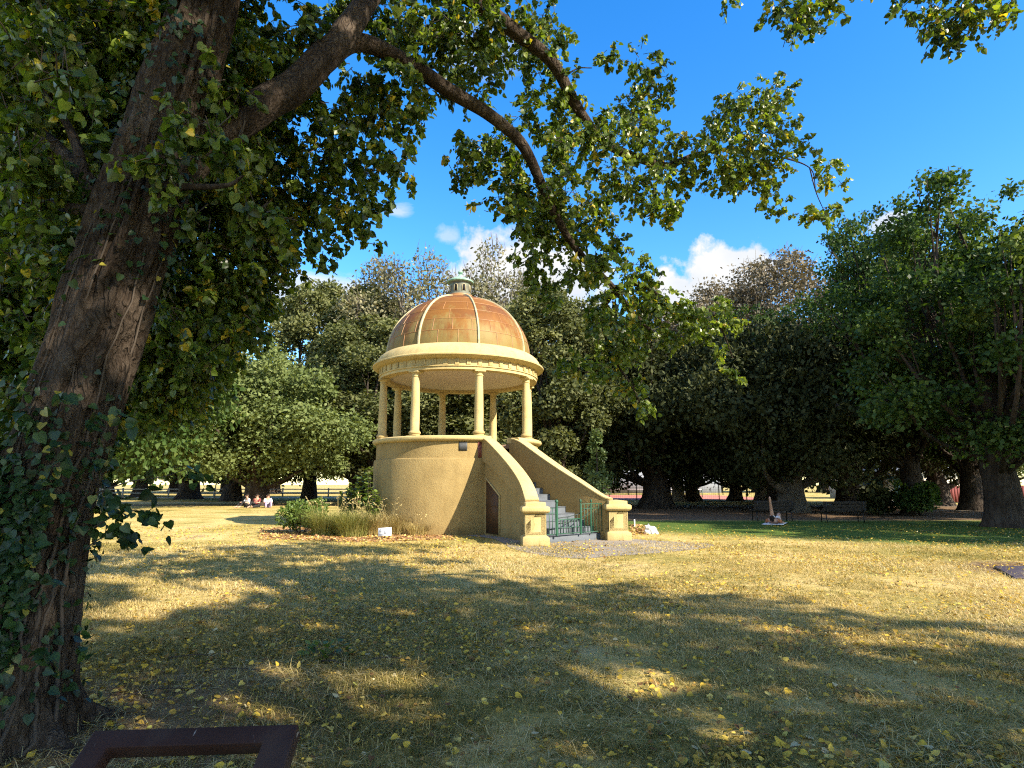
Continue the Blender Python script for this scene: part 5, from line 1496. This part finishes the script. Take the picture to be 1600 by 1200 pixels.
def finish(e, J, hd, up, fw, shirt, trousers, hair, long_t=True):
    g = lambda k, dr: (*J[k][:3], J[k][3] + dr)
    T = {k: g(k, .016) for k in ('pel', 'wai', 'che', 'shL', 'shR')}
    Es = [('pel', 'wai'), ('wai', 'che'), ('che', 'shL'), ('che', 'shR')]
    for s in 'LR': T['m' + s] = lerp(g('sh' + s, .014), g('el' + s, .018), .85); Es.append(('sh' + s, 'm' + s))
    skin_mesh('shirt', T, Es, 'wai', shirt, e)
    T = {k: g(k, .018) for k in ('pel', 'hiL', 'hiR')}; Es = [('pel', 'hiL'), ('pel', 'hiR')]
    for s in 'LR':
        T['kn' + s] = g('kn' + s, .014) if long_t else lerp(g('hi' + s, .014), g('kn' + s, .014), .55); Es.append(('hi' + s, 'kn' + s))
        if long_t: T['an' + s] = lerp(g('kn' + s, .014), g('an' + s, .014), .92); Es.append(('kn' + s, 'an' + s))
    skin_mesh('trousers', T, Es, 'pel', trousers, e)
    sd = norm(np.cross(up, fw)); R = np.stack([sd, fw, up], 1)
    def blob(bm, c, r):
        v = bmesh.ops.create_icosphere(bm, subdivisions=3, radius=1)['verts']
        for q in v: q.co = Vector(hd + R @ (np.array(q.co) * np.array(r) + np.array(c)))
    bm = bmesh.new(); blob(bm, (0, -.025, .055), (.098, .105, .10)); blob(bm, (0, -.07, -.02), (.085, .065, .10))
    me = bpy.data.meshes.new('hair'); bm.to_mesh(me); bm.free(); me.materials.append(hair); o = bpy.data.objects.new('hair', me); COL.objects.link(o); o.parent = e
    for nm, c_, r_, m_ in (('nose', (0, .10, .0), (.014, .022, .022), SKIN), ('ear', (-.098, 0, .005), (.014, .022, .03), SKIN), ('ear', (.098, 0, .005), (.014, .022, .03), SKIN),
                           ('eye', (-.034, .086, .028), (.012, .008, .007), C_HAIR), ('eye', (.034, .086, .028), (.012, .008, .007), C_HAIR), ('mouth', (0, .088, -.045), (.025, .007, .006), C_RED)):
        bm = bmesh.new(); blob(bm, c_, r_); me = bpy.data.meshes.new(nm); bm.to_mesh(me); bm.free(); me.materials.append(m_); o = bpy.data.objects.new(nm, me); COL.objects.link(o); o.parent = e


# seated on the ground, knees drawn up, facing local -Y
SIT = dict(pel=(0, 0, .12, .135), wai=(0, .02, .30, .125), che=(0, .0, .50, .135), nek=(0, -.03, .64, .055), hed=(0, -.05, .76, .088), top=(0, -.05, .86, .07), face=(0, -1.05, .74, 0),
           shL=(.19, .0, .55, .062), elL=(.25, -.14, .32, .045), wrL=(.14, -.36, .36, .034), shR=(-.19, .0, .55, .062), elR=(-.25, -.12, .31, .045), wrR=(-.13, -.34, .34, .034),
           hiL=(.10, -.03, .11, .095), knL=(.15, -.40, .42, .066), anL=(.14, -.62, .06, .045), toL=(.15, -.80, .035, .038), hiR=(-.10, -.03, .11, .095), knR=(-.16, -.38, .38, .066), anR=(-.20, -.64, .06, .045), toR=(-.22, -.82, .035, .038))
SIT2 = dict(SIT); SIT2.update(knL=(.16, -.45, .12, .066), anL=(.10, -.86, .06, .045), toL=(.12, -.93, .16, .038), elR=(-.26, .12, .30, .045), wrR=(-.28, .24, .07, .034), hed=(.02, -.04, .76, .088), face=(.5, -.9, .74, 0))
LIE = dict(pel=(0, 0, .13, .13), wai=(-.22, 0, .13, .12), che=(-.45, 0, .15, .13), nek=(-.60, 0, .19, .055), hed=(-.72, 0, .26, .088), top=(-.81, 0, .30, .07), face=(-.45, -.1, .9, 0),
           shL=(-.50, .19, .16, .062), elL=(-.28, .30, .09, .045), wrL=(-.05, .32, .06, .034), shR=(-.50, -.19, .16, .062), elR=(-.28, -.30, .09, .045), wrR=(-.04, -.32, .06, .034),
           hiL=(.10, .09, .13, .095), knL=(.06, .11, .55, .064), anL=(-.10, .12, .93, .045), toL=(-.09, .12, 1.08, .034), hiR=(.10, -.09, .13, .095), knR=(.42, -.12, .40, .066), anR=(.62, -.14, .06, .045), toR=(.80, -.15, .04, .036))


def put(label, u, v, rz, pose, shirt, trousers, hair, long_t, group=None):
    x, y = ground(u, v); e, J, b, hd, up, fw = person(label, x, y, rz, pose, shirt, trousers, hair, long_t, group); finish(e, J, hd, up, fw, shirt, trousers, hair, long_t); return e


put('person in a white top sitting on the grass just right of the thick trunk', 418, 793, .5, SIT, C_WHITE, C_PURP, C_HAIR, True)
put('person in a dark red top sitting against the thick black trunk', 401, 793, -.1, SIT2, C_RED, C_BLACK, C_HAIR, True)
put('person in a pale top and dark trousers sitting left of the thick trunk', 386, 793, -.6, SIT, C_WHITE, C_BLACK, C_HAIR, True)
lx, ly = ground(1211, 819)
put('person lying on a white towel on the lawn with one bare leg raised', 1211, 818.5, 1.05, LIE, C_TAN, C_WHITE, C_HAIR, False)
mb = MB(); nx_ = 22; ny_ = 12; gx_ = np.linspace(-.85, .80, nx_); gy_ = np.linspace(-.38, .38, ny_); XX, YY = np.meshgrid(gx_, gy_); ZZ = .02 + .03 * vnoise(np.stack([XX.ravel() * 4, YY.ravel() * 4, XX.ravel() * 0], 1)).reshape(XX.shape)
ii = (np.arange(ny_ - 1)[:, None] * nx_ + np.arange(nx_ - 1)[None]).ravel()
mb.add(np.stack([XX.ravel(), YY.ravel(), ZZ.ravel()], 1), np.stack([ii, ii + 1, ii + nx_ + 1, ii + nx_], 1)); o = mb.build('towel', C_WHITE, None, True); sm = o.modifiers.new('thick', 'SOLIDIFY'); sm.thickness = .012
o.location = (lx, ly, .005); o.rotation_euler = (0, 0, 1.05); tag(o, 'rumpled white towel spread on the lawn under the lying person', 'towel')

# ------------------------------------------------------------------ fences, walls and sheds far off
M_WIRE = plain('grey_wire', (.10, .11, .12), .6); M_SCREEN = rough_mat('grey_wind_screen', [(.17, .19, .22), (.23, .25, .28)], .6, .1, 20, .9)
M_REDWALL = rough_mat('dark_red_boards', [(.10, .02, .02), (.15, .035, .03)], 2, .2, 20, .8, stretch=(8, 8, 1)); M_PALE = plain('pale_paint', (.36, .33, .28), .7); M_TEAL = plain('teal_panel', (.05, .13, .15), .6)
M_SHEDGREY = plain('grey_blue_roof', (.30, .34, .42), .6); M_CREAMW = plain('cream_wall', (.5, .45, .36), .8); M_GLASS = plain('dark_window', (.03, .035, .04), .15)
cf = thing('court_fence', 'tall wire mesh fence along the near side of the red tennis court', 'fence', (0, 58.5, 0))
for i in range(10):
    mb = MB(); mb.tube([(4.0 + 2.6 * i, 0, -.05), (4.0 + 2.6 * i, 0, 3.2)], .045, 6); mb.build('fence_post', M_IRON, cf)
mb = MB()
for z_ in (.05, 1.6, 3.15): mb.tube([(4.0, .0, z_), (27.4, .0, z_)], .025, 4)
mb.build('fence_rail', M_WIRE, cf)
mb = MB()
for k in range(118): mb.tube([(4.1 + .2 * k, .06, .05), (4.1 + .2 * k, .06, 3.12)], .006, 3, cap=False)
for k in range(14): mb.tube([(4.05, .06, .12 + .22 * k), (27.4, .06, .12 + .22 * k)], .006, 3, cap=False)
mb.build('wire_mesh', M_WIRE, cf)
ws = thing('wind_screen', 'long grey screen fence across the far end of the tennis court', 'fence', (0, 85, 0))
mb = MB(); mb.box((16, 0, 1.85), (26, .05, 3.1)); mb.build('screen_cloth', M_SCREEN, ws)
for i in range(9): mb = MB(); mb.tube([(3 + 3.25 * i, -.10, -.05), (3 + 3.25 * i, -.10, 3.6)], .06, 6); mb.build('fence_post', M_IRON, ws)
tn = thing('tennis_net', 'white edged net standing across the red tennis court', 'net', (0, 70, 0))
mb = MB(); mb.box((16, 0, .92), (11, .03, .07)); mb.build('net_tape', M_WHITE, tn)
mb = MB()
for k in range(56): mb.tube([(10.5 + .2 * k, 0, .02), (10.5 + .2 * k, 0, .9)], .006, 3, cap=False)
for k in range(5): mb.tube([(10.5, 0, .1 + .17 * k), (21.5, 0, .1 + .17 * k)], .006, 3, cap=False)
mb.build('net_mesh', M_IRON, tn)
for sx in (10.45, 21.55): mb = MB(); mb.tube([(sx, 0, -.05), (sx, 0, 1.0)], .04, 8); mb.build('net_post', M_GATE, tn)
rw = thing('red_fence', 'dark red board fence beyond the trees at far right', 'fence', (0, 51, 0))
mb = MB()
for k in range(70): mb.box((33.2 + .245 * k, 0, .72), (.235, .04, 1.35))
mb.build('boards', M_REDWALL, rw)
mb = MB(); mb.box((41.7, .05, 1.1), (17.2, .05, .1)); mb.build('fence_rail', M_REDWALL, rw)
b0 = None
for i in range(5):
    x, y = (34.6 + 1.12 * i, 47.6); o = None
    mb = MB(); mb.tube([(0, 0, -.03), (0, 0, .68)], .075, 12); mb.lathe([(.075, .68), (.07, .72), (.045, .75), (0, .76)], 12); o = mb.build('bollard', M_PALE, None, True, 40); o.location = (x, y, 0)
    tag(o, 'short pale bollard in the row before the dark red fence', 'bollard', 'bollards before the red fence')
pv = thing('pavilion', 'low building with a grey blue roof behind the dark red fence', 'building', (42, 66, 0))
mb = MB(); mb.box((0, 0, 1.4), (13, 6, 2.8)); mb.build('wall', M_CREAMW, pv)
mb = MB(); mb.add(np.array([(-7, -3.5, 2.75), (7, -3.5, 2.75), (7, 3.5, 2.75), (-7, 3.5, 2.75), (-4.5, 0, 5.0), (4.5, 0, 5.0)]), [np.array([(0, 1, 5, 4), (2, 3, 4, 5), (0, 3, 2, 1)]), np.array([(1, 2, 5), (3, 0, 4)])]); mb.build('roof', M_SHEDGREY, pv, recalc=True)
for k in range(4): mb = MB(); mb.box((-4.8 + 3.1 * k, -3.01, 1.5), (1.3, .06, 1.2)); w = mb.build('window', M_GLASS, pv); mb = MB(); mb.box((-4.8 + 3.1 * k, -3.04, .86), (1.5, .10, .08)); mb.build('sill', M_PALE, w)
td = thing('shed', 'small teal shed glimpsed between the dark trunks', 'shed', (31.5, 52, 0))
mb = MB(); mb.box((0, 0, 1.1), (3.4, 2.4, 2.2)); mb.build('wall', M_TEAL, td); mb = MB(); mb.box((0, 0, 2.28), (3.7, 2.7, .14)); mb.build('roof', M_SHEDGREY, td); mb = MB(); mb.box((-.5, -1.22, .95), (.85, .06, 1.9)); mb.build('door', M_PALE, td)
rf = thing('rail_fence', 'low pale post and rail fence beside the far path at left', 'fence', (0, 73, 0))
for i in range(34): mb = MB(); mb.box((-100 + 2.7 * i, 0, .5), (.14, .14, 1.1)); mb.build('fence_post', M_PALE, rf)
mb = MB()
for z_ in (.45, .9): mb.box((-55.5, -.1, z_), (90, .05, .12))
mb.build('fence_rail', M_PALE, rf)
for u, yy, h, lab in ((337, 66, 3.2, 'thin pale pole left of the thick trunk, shorter of the two'), (356, 66, 4.2, 'thin pale pole left of the thick trunk, taller of the two')):
    p = at(u, 760, yy); mb = MB(); mb.tube([(p[0], yy, -.05), (p[0], yy, h)], [.06, .045], 8); mb.lathe([(.075, h), (.09, h + .04), (.05, h + .12), (0, h + .14)], 10, c=(p[0], yy)); tag(mb.build('pole', M_PALE), lab, 'pole')
